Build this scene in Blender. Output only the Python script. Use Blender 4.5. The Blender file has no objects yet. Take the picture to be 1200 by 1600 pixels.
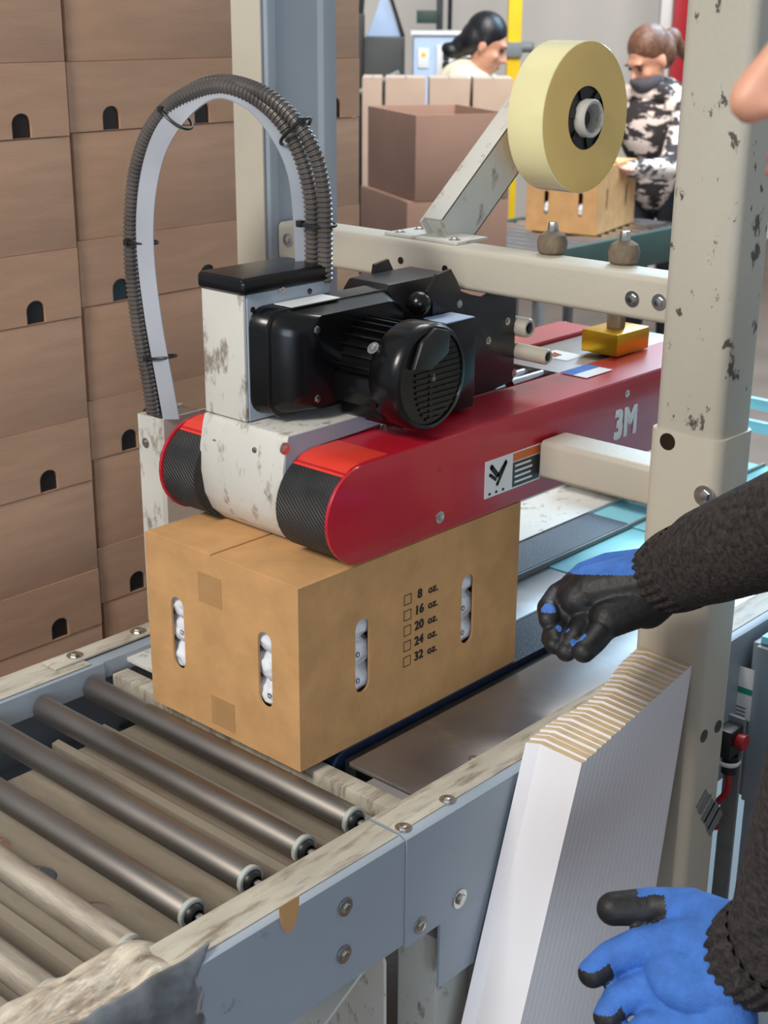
import bpy, bmesh, math, random
from mathutils import Vector, Matrix, Euler, noise
random.seed(7)
S = 0.8            # the scene is laid out in units of 0.8 m and scaled to metres at the end
PI = math.pi
scn = bpy.context.scene
COL = scn.collection

# ------------------------------------------------------------------ camera, world, lights, exposure
cam_d = bpy.data.cameras.new('camera'); cam = bpy.data.objects.new('camera', cam_d); COL.objects.link(cam)
R_ = Vector((0.7408, 0.6717, 0.0062)); 
CAM_ROWS = [(0.739335, 0.673309, 0.006169), (0.230561, -0.244541, -0.941829), (-0.632634, 0.69775, -0.336036)]
r_, dn_, f_ = [Vector(v) for v in CAM_ROWS]
CAM_LOC = Vector((1.36722, -1.32339, 1.0975))
mw = Matrix((( r_.x, -dn_.x, -f_.x, CAM_LOC.x), (r_.y, -dn_.y, -f_.y, CAM_LOC.y), (r_.z, -dn_.z, -f_.z, CAM_LOC.z), (0, 0, 0, 1)))
cam.matrix_world = mw
cam_d.sensor_fit = 'HORIZONTAL'; cam_d.sensor_width = 36; cam_d.lens = 2222.08/1200*36
cam_d.clip_start = .05; cam_d.clip_end = 100
cam_d.dof.use_dof = True; cam_d.dof.focus_distance = 2.15; cam_d.dof.aperture_fstop = 13
scn.camera = cam

w = bpy.data.worlds.new('world'); scn.world = w; w.use_nodes = True
w.node_tree.nodes['Background'].inputs[0].default_value = (.80, .86, .95, 1)
w.node_tree.nodes['Background'].inputs[1].default_value = .42

def area(name, loc, target, size, power, col, sy=None):
    l = bpy.data.lights.new(name, 'AREA'); l.energy = power; l.color = col; l.size = size
    if sy: l.shape = 'RECTANGLE'; l.size_y = sy
    o = bpy.data.objects.new(name, l); COL.objects.link(o); o.location = loc
    o.rotation_euler = (Vector(target)-Vector(loc)).to_track_quat('-Z', 'Y').to_euler()
    return o
area('ceiling_light_infeed', (.05, -3.1, 3.0), (-.1, .1, .1), 1.0, 132, (1, .94, .85))
area('dock_door_daylight', (-1.7, 6.6, 3.1), (0, .6, .1), 3.0, 330, (.50, .78, 1.0), 1.8)
area('dock_door_side', (4.0, -3.0, 1.0), (0, .0, -.1), 1.8, 70, (.72, .86, 1.0), 1.4)
area('ceiling_light_back', (-1.4, 3.0, 4.2), (-3.2, 5.4, .6), 1.6, 330, (1, .97, .92))

scn.view_settings.view_transform = 'Standard'; scn.view_settings.look = 'None'
scn.view_settings.gamma = 1; scn.view_settings.use_curve_mapping = False
scn.view_settings.exposure = 0.0

# ------------------------------------------------------------------ materials
def srgb(r, g, b):
    f = lambda c: (c/255/12.92) if c/255 <= .04045 else ((c/255+.055)/1.055)**2.4
    return (f(r), f(g), f(b), 1)
def mat(name, col, rough=.5, metal=0, var=.06, vscale=8, dirt=None, dcol=(.05,.035,.025,1), dscale=30, dlo=.62, dhi=.68,
        stretch=(1,1,1), bump=0, bscale=200, coat=0, sss=0, trans=0, wave=None, emit=None, dark2=None, spec=.5):
    m = bpy.data.materials.new(name); m.use_nodes = True
    nt = m.node_tree; N = nt.nodes; L = nt.links; b = N['Principled BSDF']
    b.inputs['Roughness'].default_value = rough; b.inputs['Metallic'].default_value = metal
    b.inputs['Coat Weight'].default_value = coat; b.inputs['Coat Roughness'].default_value = .12
    b.inputs['Specular IOR Level'].default_value = spec
    if sss: b.inputs['Subsurface Weight'].default_value = sss; b.inputs['Subsurface Radius'].default_value = (.03,.02,.01); b.inputs['Subsurface Scale'].default_value = 1
    if trans: b.inputs['Transmission Weight'].default_value = trans
    tc = N.new('ShaderNodeTexCoord'); mp = N.new('ShaderNodeMapping'); L.new(tc.outputs['Object'], mp.inputs['Vector'])
    mp.inputs['Scale'].default_value = stretch
    n1 = N.new('ShaderNodeTexNoise'); n1.inputs['Scale'].default_value = vscale; n1.inputs['Detail'].default_value = 5
    L.new(mp.outputs[0], n1.inputs['Vector'])
    mx = N.new('ShaderNodeMix'); mx.data_type = 'RGBA'
    c = Vector(col[:3]); lo = c*(1-var*2.2); hi = c*(1+var*2.2)
    if dark2: lo = Vector(dark2[:3])
    mx.inputs['A'].default_value = (*lo, 1); mx.inputs['B'].default_value = (*[min(1, v) for v in hi], 1)
    rp = N.new('ShaderNodeMapRange'); rp.inputs['From Min'].default_value = .3; rp.inputs['From Max'].default_value = .7
    L.new(n1.outputs['Fac'], rp.inputs['Value']); L.new(rp.outputs[0], mx.inputs['Factor'])
    out = mx.outputs['Result']
    if dirt is not None:
        n2 = N.new('ShaderNodeTexNoise'); n2.inputs['Scale'].default_value = dscale; n2.inputs['Detail'].default_value = 6; n2.inputs['Roughness'].default_value = .65
        m2 = N.new('ShaderNodeMapping'); L.new(tc.outputs['Object'], m2.inputs['Vector']); m2.inputs['Scale'].default_value = stretch; m2.inputs['Location'].default_value = (3.1, 1.7, 5.3)
        L.new(m2.outputs[0], n2.inputs['Vector'])
        r2 = N.new('ShaderNodeMapRange'); r2.inputs['From Min'].default_value = dlo; r2.inputs['From Max'].default_value = dhi; r2.inputs['To Max'].default_value = dirt
        L.new(n2.outputs['Fac'], r2.inputs['Value'])
        x2 = N.new('ShaderNodeMix'); x2.data_type = 'RGBA'; L.new(r2.outputs[0], x2.inputs['Factor']); L.new(out, x2.inputs['A']); x2.inputs['B'].default_value = dcol
        out = x2.outputs['Result']
    if wave:   # (direction axis, scale, strength) fine ribbing as bump
        wv = N.new('ShaderNodeTexWave'); wv.wave_type = 'BANDS'; wv.bands_direction = wave[0]; wv.inputs['Scale'].default_value = wave[1]
        L.new(tc.outputs['Object'], wv.inputs['Vector'])
        bp_ = N.new('ShaderNodeBump'); bp_.inputs['Strength'].default_value = wave[2]; bp_.inputs['Distance'].default_value = .002
        L.new(wv.outputs['Fac'], bp_.inputs['Height']); L.new(bp_.outputs[0], b.inputs['Normal'])
    elif bump:
        n3 = N.new('ShaderNodeTexNoise'); n3.inputs['Scale'].default_value = bscale; n3.inputs['Detail'].default_value = 3
        L.new(mp.outputs[0], n3.inputs['Vector'])
        bp_ = N.new('ShaderNodeBump'); bp_.inputs['Strength'].default_value = bump; bp_.inputs['Distance'].default_value = .003
        L.new(n3.outputs['Fac'], bp_.inputs['Height']); L.new(bp_.outputs[0], b.inputs['Normal'])
    L.new(out, b.inputs['Base Color'])
    if emit: b.inputs['Emission Color'].default_value = emit[0]; b.inputs['Emission Strength'].default_value = emit[1]
    return m
M = {}
M['kraft'] = mat('kraft_cardboard', srgb(197,150,98), .8, var=.05, vscale=22, bump=.15, bscale=90)
M['kraft_in'] = mat('kraft_cardboard_edge', srgb(170,125,78), .85, var=.05, vscale=60)
M['gluemark'] = mat('glue_mark_cardboard', srgb(176,134,88), .6, var=.03, vscale=40)
M['kraft2'] = mat('stacked_cardboard', srgb(186,148,121), .85, var=.035, vscale=7, stretch=(1,1,6), bump=.1, bscale=60)
M['kraft3'] = mat('dusty_cardboard', srgb(160,128,112), .85, var=.03, vscale=6, bump=.1, bscale=60)
M['kraft_pale'] = mat('pale_cardboard', srgb(176,154,138), .85, var=.03, vscale=6)
M['ink'] = mat('black_ink', srgb(38,32,30), .7, var=.02)
M['white_plastic'] = mat('crinkled_white_wrap', srgb(232,234,240), .28, var=.02, bump=.9, bscale=45, spec=.6)
M['cream'] = mat('cream_machine_paint', srgb(197,190,174), .48, var=.03, vscale=5, dirt=.85, dcol=srgb(70,56,46), dscale=9, dlo=.66, dhi=.72, bump=.12, bscale=160)
M['cream_worn'] = mat('chipped_cream_paint', srgb(188,183,169), .5, var=.03, vscale=5, dirt=.9, dcol=srgb(62,50,42), dscale=30, dlo=.60, dhi=.64, stretch=(1.2,1,.7), bump=.15, bscale=160)
M['cream_dirty'] = mat('scuffed_cream_paint', srgb(206,204,196), .5, var=.03, vscale=6, dirt=.75, dcol=srgb(112,92,74), dscale=30, dlo=.56, dhi=.66, stretch=(1.4,1,.7), bump=.1, bscale=150)
M['greyblue'] = mat('blue_grey_machine_paint', srgb(152,162,172), .42, var=.025, vscale=5, dirt=.5, dcol=srgb(96,96,98), dscale=22, dlo=.66, dhi=.72)
M['greyblue_d'] = mat('grey_machine_paint', srgb(122,126,128), .5, var=.05, vscale=9, dirt=.5, dcol=srgb(70,64,58), dscale=14, dlo=.58, dhi=.7)
M['rail_top'] = mat('worn_rail_paint', srgb(188,180,164), .5, var=.08, vscale=16, dirt=.75, dcol=srgb(112,94,74), dscale=26, dlo=.50, dhi=.66, stretch=(2.8,.5,1), bump=.2, bscale=120)
M['steel'] = mat('roller_steel', srgb(142,136,130), .5, metal=1, var=.10, vscale=10, dirt=.45, dcol=srgb(128,98,74), dscale=12, dlo=.55, dhi=.75, stretch=(.5,3,3))
M['pan'] = mat('dusty_pan_metal', srgb(146,136,121), .55, var=.06, vscale=6, dirt=.5, dcol=srgb(104,92,78), dscale=10, dlo=.52, dhi=.7, stretch=(.6,2,1))
M['steel_dirty'] = mat('dirty_roller_steel', srgb(170,160,146), .55, metal=.45, var=.14, vscale=14, dirt=.6, dcol=srgb(130,106,80), dscale=18, dlo=.5, dhi=.7, stretch=(.5,3,3), bump=.3, bscale=60)
M['bedplate'] = mat('worn_bed_plate', srgb(150,146,146), .34, metal=.85, var=.10, vscale=7, dirt=.35, dcol=srgb(190,184,170), dscale=9, dlo=.60, dhi=.72)
M['zinc'] = mat('zinc_bolt', srgb(200,200,196), .25, metal=1, var=.08, vscale=90)
M['capwhite'] = mat('roller_end_rim', srgb(214,220,212), .35, metal=.5, var=.04)
M['black'] = mat('black_gloss_enamel', (.003,.003,.0035,1), .28, var=.1, vscale=30, coat=.15, spec=.35)
M['black_plain'] = mat('black_plastic', (.012,.012,.013,1), .4, var=.15, vscale=30)
M['blackplate'] = mat('black_bracket_paint', (.01,.01,.012,1), .3, var=.1)
M['belt'] = mat('ribbed_black_belt', (.028,.027,.027,1), .6, var=.12, vscale=40, wave=('DIAGONAL', 95, .8))
M['belt2'] = mat('black_belt_with_sky_blue', srgb(22,36,60), .45, var=.08, vscale=60, bump=.2, bscale=400)  # black belt; the sky's blue sheen is put into its colour
M['red'] = mat('red_guard_paint', srgb(182,26,44), .30, var=.05, vscale=5, dirt=.35, dcol=srgb(120,18,28), dscale=10, dlo=.6, dhi=.75, coat=.4)
M['red_tip'] = mat('lit_guard_and_button_red', srgb(226,62,44), .38, var=.04, vscale=9, coat=.2)  # guard red as lit at the beam nose; also the button red
M['gold'] = mat('gold_anodised_block', srgb(222,172,40), .28, metal=.8, var=.05)
M['tape_side'] = mat('amber_tape_side', srgb(255,208,120), .32, var=.03, vscale=12, sss=.1, coat=.2)
M['tape_out'] = mat('clear_tape_face', srgb(252,240,184), .14, var=.03, vscale=9, coat=.8, sss=.2)
M['hose'] = mat('grey_corrugated_conduit', srgb(86,80,76), .38, var=.12, vscale=20)
M['strap'] = mat('pale_grey_strap', srgb(168,172,180), .5, var=.04)
M['sheet_white'] = mat('white_board', srgb(238,236,240), .6, var=.02, vscale=10, stretch=(1,1,.3))
M['sheet_edge'] = mat('board_cut_edge', srgb(208,184,146), .75, var=.09, vscale=30)
M['label_white'] = mat('white_label', srgb(232,232,232), .4, var=.02)
M['label_orange'] = mat('orange_label_band', srgb(214,110,52), .4, var=.02)
M['label_teal'] = mat('teal_label_stripe', srgb(30,140,120), .4, var=.02)
M['label_dark'] = mat('dark_label', srgb(54,58,60), .4, var=.02)
M['chrome'] = mat('bright_metal', srgb(210,212,216), .15, metal=1, var=.05)
M['sky_metal'] = mat('sky_tinted_metal', srgb(150,226,248), .3, metal=.15, var=.08, vscale=5)  # steel with the blue sky reflection put into its base colour
M['floor'] = mat('warehouse_floor', srgb(112,96,86), .45, var=.08, vscale=3)
M['wall'] = mat('warehouse_wall', srgb(226,221,214), .8, var=.02, vscale=1.5)
M['white_pole'] = mat('white_painted_steel', srgb(226,226,226), .5, var=.02)
M['yellow'] = mat('yellow_safety_paint', srgb(240,196,20), .4, var=.03)
M['palegreyblue'] = mat('pale_blue_cabinet', srgb(176,198,230), .4, var=.03)
M['greenboard'] = mat('dark_green_panel', srgb(52,74,70), .5, var=.05)
M['redpaint'] = mat('red_painted_post', srgb(170,30,40), .4, var=.03)
M['knob'] = mat('dusty_brown_knob', srgb(120,106,88), .8, var=.14, vscale=40, bump=.6, bscale=90)
M['wrap'] = mat('crumpled_packing_tape', srgb(208,196,176), .34, var=.16, vscale=22, dirt=.7, dcol=srgb(112,90,70), dscale=22, dlo=.5, dhi=.66, stretch=(2.4,.6,1), bump=1, bscale=60, coat=.2)
M['wrapdark'] = mat('grey_tape_wrap', srgb(104,108,112), .22, var=.2, vscale=18, bump=.8, bscale=30, coat=.5)
M['skin'] = mat('skin', srgb(206,150,124), .5, var=.04, vscale=30, sss=.15)
M['lips'] = mat('lips', srgb(170,92,84), .5, var=.04)
M['eye'] = mat('eye', (.02,.015,.012,1), .15, var=0)
M['hair_black'] = mat('black_hair', (.008,.008,.012,1), .35, var=.2, vscale=60, stretch=(1,1,4), bump=.5, bscale=80)
M['hair_brown'] = mat('brown_hair', srgb(104,70,52), .5, var=.2, vscale=60, bump=.5, bscale=80)
M['knit'] = mat('dark_grey_knit', srgb(52,46,43), .95, var=.35, vscale=160, dirt=.6, dcol=srgb(150,130,110), dscale=120, dlo=.72, dhi=.75, bump=1, bscale=260)
M['glove_blue'] = mat('blue_knit_glove', srgb(62,112,190), .8, var=.07, vscale=60, bump=.35, bscale=300)
M['glove_black'] = mat('black_rubber_coating', (.012,.011,.011,1), .55, var=.3, vscale=30, bump=.3, bscale=120)
M['trousers'] = mat('dark_trousers', srgb(36,38,46), .9, var=.1)
M['shoe'] = mat('black_work_shoe', srgb(26,24,24), .6, var=.1)
M['cream_cloth'] = mat('cream_sweater', srgb(220,214,190), .9, var=.12, vscale=14, bump=.4, bscale=60)
M['mask'] = mat('grey_face_mask', srgb(74,72,80), .8, var=.06)
m = mat('black_and_white_patterned_hoodie', srgb(224,208,200), .9, var=.02, dirt=1, dcol=srgb(52,46,48), dscale=9, dlo=.47, dhi=.50, stretch=(1,1,2.2)); M['pattern'] = m

# ------------------------------------------------------------------ mesh helpers
class MB:
    def __init__(s): s.bm = bmesh.new(); s.mi = 0
    def _m(s, faces):
        for f in faces: f.material_index = s.mi
    def box(s, lo, hi, bev=0, rot=None, seg=2):
        lo = Vector(lo); hi = Vector(hi); c = (lo+hi)/2; d = hi-lo
        n0 = len(s.bm.faces)
        t = bmesh.new(); bmesh.ops.create_cube(t, size=1, matrix=Matrix.Diagonal((abs(d.x), abs(d.y), abs(d.z), 1)))
        if bev: bmesh.ops.bevel(t, geom=t.edges[:], offset=bev, segments=seg, affect='EDGES', profile=.6)
        mx = Matrix.Translation(c)
        if rot is not None: mx = mx @ Euler(rot).to_matrix().to_4x4()
        t.transform(mx); s.add(t); return s
    def add(s, t):
        me = bpy.data.meshes.new('tmp'); 
        for f in t.faces: f.material_index = s.mi
        t.to_mesh(me); t.free(); s.bm.from_mesh(me); bpy.data.meshes.remove(me); return s
    def cyl(s, p0, p1, r, r2=None, seg=24, bev=0):
        p0 = Vector(p0); p1 = Vector(p1); d = p1-p0
        t = bmesh.new(); bmesh.ops.create_cone(t, cap_ends=True, segments=seg, radius1=r, radius2=r if r2 is None else r2, depth=d.length)
        if bev:
            es = [e for e in t.edges if len(e.link_faces) == 2 and any(len(f.verts) > 4 for f in e.link_faces)]
            bmesh.ops.bevel(t, geom=es, offset=bev, segments=2, affect='EDGES', profile=.6)
        t.transform(Matrix.Translation((p0+p1)/2) @ d.to_track_quat('Z', 'Y').to_matrix().to_4x4()); return s.add(t)
    def ball(s, c, r, seg=20, rot=None):
        r = Vector((r, r, r)) if not hasattr(r, '__len__') else Vector(r)
        t = bmesh.new(); bmesh.ops.create_uvsphere(t, u_segments=seg, v_segments=max(8, seg*2//3), radius=1)
        mx = Matrix.Translation(c)
        if rot is not None: mx = mx @ (rot if isinstance(rot, Matrix) else Euler(rot).to_matrix().to_4x4())
        t.transform(mx @ Matrix.Diagonal((*r, 1))); return s.add(t)
    def lathe(s, prof, c, axis, seg=40):
        """prof: (distance along axis, radius)"""
        q = Vector(axis).to_track_quat('Z', 'Y').to_matrix().to_4x4(); mx = Matrix.Translation(c) @ q
        t = bmesh.new(); rings = []
        for (h, r) in prof:
            rings.append([t.verts.new((r*math.cos(a*2*PI/seg), r*math.sin(a*2*PI/seg), h)) for a in range(seg)] if r > 1e-6 else [t.verts.new((0, 0, h))])
        for a, b in zip(rings, rings[1:]):
            for i in range(seg):
                j = (i+1) % seg
                if len(a) == 1 and len(b) == 1: continue
                if len(a) == 1: t.faces.new((a[0], b[i], b[j]))
                elif len(b) == 1: t.faces.new((a[j], a[i], b[0]))
                else: t.faces.new((a[i], a[j], b[j], b[i]))
        bmesh.ops.recalc_face_normals(t, faces=t.faces); t.transform(mx); return s.add(t)
    def prism(s, poly, axis, lo, hi, bev=0):
        """poly in the plane across axis ('x': (y,z), 'y': (x,z), 'z': (x,y))"""
        def P(p, v): return {'x': (v, p[0], p[1]), 'y': (p[0], v, p[1]), 'z': (p[0], p[1], v)}[axis]
        t = bmesh.new(); a = [t.verts.new(P(p, lo)) for p in poly]; b = [t.verts.new(P(p, hi)) for p in poly]; n = len(poly)
        t.faces.new(a); t.faces.new(b[::-1])
        for i in range(n): t.faces.new((a[i], b[i], b[(i+1) % n], a[(i+1) % n]))
        bmesh.ops.recalc_face_normals(t, faces=t.faces)
        if bev:
            es = [e for e in t.edges if e.calc_face_angle(0) > .6]
            bmesh.ops.bevel(t, geom=es, offset=bev, segments=2, affect='EDGES', profile=.6)
        return s.add(t)
    def strip(s, pts, th, axis, lo, hi, bev=0):
        """a bent sheet: open polyline with thickness th, swept along axis"""
        P = [Vector(p) for p in pts]; L = []; Rr = []
        for i, p in enumerate(P):
            d = ((P[min(i+1, len(P)-1)]-P[max(i-1, 0)])).normalized(); n = Vector((-d.y, d.x))
            L.append(p+n*th/2); Rr.append(p-n*th/2)
        return s.prism([tuple(v) for v in L+Rr[::-1]], axis, lo, hi, bev)
    def tube(s, pts, r, seg=10, rfun=None, cap=True, flat=None):
        pts = [Vector(p) for p in pts]; t = bmesh.new(); rings = []; up = Vector((0.3, .5, .8)).normalized()
        prev = None
        for i, p in enumerate(pts):
            d = (pts[min(i+1, len(pts)-1)]-pts[max(i-1, 0)]).normalized()
            if prev is None: a = d.cross(up).normalized()
            else: a = (prev - d*prev.dot(d)).normalized()
            prev = a; b = d.cross(a); rr = rfun(i) if rfun else r
            rings.append([t.verts.new(p+(a*math.cos(k*2*PI/seg)+b*math.sin(k*2*PI/seg))*rr) for k in range(seg)])
        for x, y in zip(rings, rings[1:]):
            for k in range(seg): t.faces.new((x[k], x[(k+1) % seg], y[(k+1) % seg], y[k]))
        if cap: t.faces.new(rings[0][::-1]); t.faces.new(rings[-1])
        bmesh.ops.recalc_face_normals(t, faces=t.faces); return s.add(t)
    def plate(s, outline, holes, th, mx):
        """flat sheet with real holes: outline/holes lists of (u,v); thickness along local z, placed by matrix mx"""
        cu = bpy.data.curves.new('tmp', 'CURVE'); cu.dimensions = '2D'; cu.fill_mode = 'BOTH'; cu.extrude = th/2
        for lp in [outline]+list(holes):
            sp = cu.splines.new('POLY'); sp.points.add(len(lp)-1); sp.use_cyclic_u = True
            for i, p in enumerate(lp): sp.points[i].co = (p[0], p[1], 0, 1)
        o = bpy.data.objects.new('tmp', cu); me = bpy.data.meshes.new_from_object(o)
        me.transform(mx)
        for p in me.polygons: p.material_index = s.mi
        s.bm.from_mesh(me); bpy.data.objects.remove(o); bpy.data.curves.remove(cu); bpy.data.meshes.remove(me); return s
    def build(s, name, m, parent=None, smooth=35, origin=None):
        bm = s.bm; off = Vector((0, 0, 0))
        bmesh.ops.remove_doubles(bm, verts=bm.verts, dist=1e-6)
        if parent is not None: off = world_of(parent)
        else:
            if origin is not None: off = Vector(origin)
            else:
                xs = [v.co for v in bm.verts]; 
                off = Vector(((min(c.x for c in xs)+max(c.x for c in xs))/2, (min(c.y for c in xs)+max(c.y for c in xs))/2, min(c.z for c in xs)))
        bm.transform(Matrix.Translation(-off))
        me = bpy.data.meshes.new(name); bm.to_mesh(me); bm.free()
        for x in (m if isinstance(m, (list, tuple)) else [m]): me.materials.append(M[x] if isinstance(x, str) else x)
        if smooth:
            me.polygons.foreach_set('use_smooth', [True]*len(me.polygons)); me.set_sharp_from_angle(angle=math.radians(smooth))
        o = bpy.data.objects.new(name, me); COL.objects.link(o)
        if parent is not None: o.parent = parent
        else: o.location = off
        return o
def world_of(o):
    v = Vector((0, 0, 0))
    while o is not None: v += o.location; o = o.parent
    return v
def tag(o, label=None, cat=None, group=None, kind=None):
    if label: o['label'] = label
    if cat: o['category'] = cat
    if group: o['group'] = group
    if kind: o['kind'] = kind
    return o
def thing(name, label, cat, loc=(0, 0, 0), group=None):
    o = bpy.data.objects.new(name, None); COL.objects.link(o); o.location = loc; o.empty_display_size = .05
    return tag(o, label, cat, group)
def copy_tree(o, parent=None):
    c = o.copy(); COL.objects.link(c)
    if parent is not None: c.parent = parent
    for ch in [x for x in bpy.data.objects if x.parent == o]: copy_tree(ch, c)
    return c
def frame(o, u, v):
    """matrix taking (u,v,n) local to world, origin o"""
    u = Vector(u).normalized(); v = Vector(v).normalized(); n = u.cross(v)
    return Matrix(((u.x, v.x, n.x, o[0]), (u.y, v.y, n.y, o[1]), (u.z, v.z, n.z, o[2]), (0, 0, 0, 1)))
def text(name, s_, size, m, parent, o, u=(0, 1, 0), v=(0, 0, 1), off=0, ex=.0004, sx=1):
    bold = off; off = 0
    cu = bpy.data.curves.new('tmp', 'FONT'); cu.body = s_; cu.size = size; cu.extrude = ex; cu.offset = off; cu.space_character = 1.05
    ob = bpy.data.objects.new('tmp', cu); me = bpy.data.meshes.new_from_object(ob)
    mb = MB()
    for qi, q in enumerate([(0, 0)] if not bold else [(-bold, -bold), (bold, -bold), (-bold, bold), (bold, bold), (0, 0)]):
        m2 = me.copy(); m2.transform(Matrix.Translation((q[0], q[1], .00022*qi))); mb.bm.from_mesh(m2); bpy.data.meshes.remove(m2)
    mb.bm.transform(frame(o, u, v) @ Matrix.Diagonal((sx, 1, 1, 1)))
    bpy.data.objects.remove(ob); bpy.data.curves.remove(cu); bpy.data.meshes.remove(me)
    return mb.build(name, m, parent, smooth=0)
def stadium(cx, cy, w_, h_, n=10):
    r = w_/2; pts = []
    for k in range(n+1): a = PI*k/n; pts.append((cx+r*math.cos(a), cy+h_/2-r+r*math.sin(a)))
    for k in range(n+1): a = PI+PI*k/n; pts.append((cx+r*math.cos(a), cy-h_/2+r+r*math.sin(a)))
    return pts
def circle(cx, cy, r, n=24): return [(cx+r*math.cos(2*PI*k/n), cy+r*math.sin(2*PI*k/n)) for k in range(n)]
def rect(x0, y0, x1, y1): return [(x0, y0), (x1, y0), (x1, y1), (x0, y1)]
def spline(pts, n):
    """Catmull-Rom through pts"""
    P = [Vector(p) for p in pts]; P = [P[0]*2-P[1]]+P+[P[-1]*2-P[-2]]; out = []
    segs = len(P)-3
    for i in range(n):
        t = i/(n-1)*segs; k = min(int(t), segs-1); t -= k; a, b, c, d = P[k:k+4]
        out.append(.5*((2*b)+(-a+c)*t+(2*a-5*b+4*c-d)*t*t+(-a+3*b-3*c+d)*t**3))
    return out
def resample(pts, step):
    out = [pts[0]]; acc = 0
    for a, b in zip(pts, pts[1:]):
        L = (b-a).length; 
        while acc+L >= step:
            t = (step-acc)/L; a = a+(b-a)*t; out.append(a.copy()); L = (b-a).length; acc = 0
        acc += L
    return out
def bolt(name, c, n, r, m='zinc', parent=None, h=None):
    """washer and domed hex head"""
    n = Vector(n).normalized(); c = Vector(c); h = h or r*.55; b = MB()
    b.cyl(c-n*.001, c+n*h*.25, r*1.35, seg=20); b.cyl(c+n*h*.2, c+n*h, r*.85, r*.72, seg=6, bev=r*.08)
    return b.build(name, m, parent)
def organic(parts, voxel, smooth=6, sf=.6):
    """one continuous surface out of ellipsoids ('e',centre,radii,rot) and tapered limbs ('c',p0,p1,r0,r1)"""
    b = MB()
    for p in parts:
        if p[0] == 'e': b.ball(p[1], p[2], 20, p[3] if len(p) > 3 else None)
        else:
            p0, p1, r0, r1 = Vector(p[1]), Vector(p[2]), p[3], p[4]
            b.ball(p0, r0, 16); b.ball(p1, r1, 16)
            if (p1-p0).length > 1e-4: b.cyl(p0, p1, r0, r1, 16)
    me = bpy.data.meshes.new('tmp'); b.bm.to_mesh(me); b.bm.free(); o = bpy.data.objects.new('tmp', me); COL.objects.link(o)
    md = o.modifiers.new('r', 'REMESH'); md.mode = 'VOXEL'; md.voxel_size = voxel
    if smooth: ms = o.modifiers.new('s', 'SMOOTH'); ms.factor = sf; ms.iterations = smooth
    dg = bpy.context.evaluated_depsgraph_get(); dg.update()
    m2 = bpy.data.meshes.new_from_object(o.evaluated_get(dg)); bpy.data.objects.remove(o); bpy.data.meshes.remove(me)
    r = MB(); r.bm.from_mesh(m2); bpy.data.meshes.remove(m2); return r

# ------------------------------------------------------------------ the room
FL = -.78
b = MB(); b.box((-14, -4, FL-.05), (6, 14, FL)); tag(b.build('floor', 'floor'), kind='structure')
b = MB(); n_ = Vector((-.62, .78, 0)); c_ = Vector((-5.6, 9.2, 0)); ang = math.atan2(-n_.x, n_.y)
b.box((-9, -.05, FL), (9, .05, 5)); b.bm.transform(Matrix.Translation((c_.x, c_.y, 0)) @ Matrix.Rotation(ang, 4, 'Z'))
tag(b.build('wall_back', 'wall'), kind='structure')

# ------------------------------------------------------------------ infeed roller conveyor
conv = thing('roller_conveyor', 'grey-railed steel roller conveyor feeding the kraft carton into the sealer', 'conveyor', (-.17, -.3, FL))
def channel(name, xo, xi, y0, y1, zt, zb, th=.006, parent=conv, m='greyblue', lip=.03):
    """C-rail: outer web at xo, flanges towards xi"""
    sg = 1 if xi > xo else -1; r = .010
    pts = [(xi, zt-lip)] if lip else []
    pts += [(xi, zt-.003), (xo+sg*r, zt-.003), (xo+sg*r*.3, zt-.003-r*.3), (xo+sg*.003, zt-.003-r), (xo+sg*.003, zb+.004), (xi, zb+.004)]
    bb = MB(); bb.strip(pts, th, 'y', y0, y1); return bb.build(name, m, parent)
near = channel('side_rail', .240, .170, -.600, -.032, .003, -.176)
far = channel('side_rail', -.600, -.512, -.600, .02, .008, -.176, lip=.045)
b = MB(); b.box((.171, -.60, .0032), (.229, -.034, .0050), .0008); b.build('worn_rail_cover', 'rail_top', near)
b = MB(); b.box((-.590, -.60, .0085), (-.520, .0, .0105), .0008); b.build('worn_rail_cover', 'rail_top', far)
b = MB(); b.box((-.580, -.06, .0110), (-.540, .26, .0150), .001); sp = b.build('splice_plate', 'rail_top', conv)
for y in (-.005, .135): bolt('bolt', (-.560, y, .015), (0, 0, 1), .011, parent=sp)
for (y, z) in (): pass
for p in ((0.2435, -0.1556, -0.0447), (0.2435, -0.1584, -0.1191), (0.2435, 0.0003, -0.1558)): bolt('bolt', p, (1, 0, 0), .0095, parent=near)
for p in ((0.2218, -0.0155, 0.0075), ): bolt('bolt', (p[0], p[1], .0050), (0, 0, 1), .009, parent=near)
b = MB(); sc_ = (0.2435, -0.2596, 0.0023); b.prism([(sc_[1]-.018*math.cos(a)+0*a, sc_[2]+.016-.046*math.sin(a)) for a in [k*PI/12 for k in range(13)]], 'x', .2432, .2438); b.build('brown_tape_scrap', M['kraft'], near)
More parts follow.
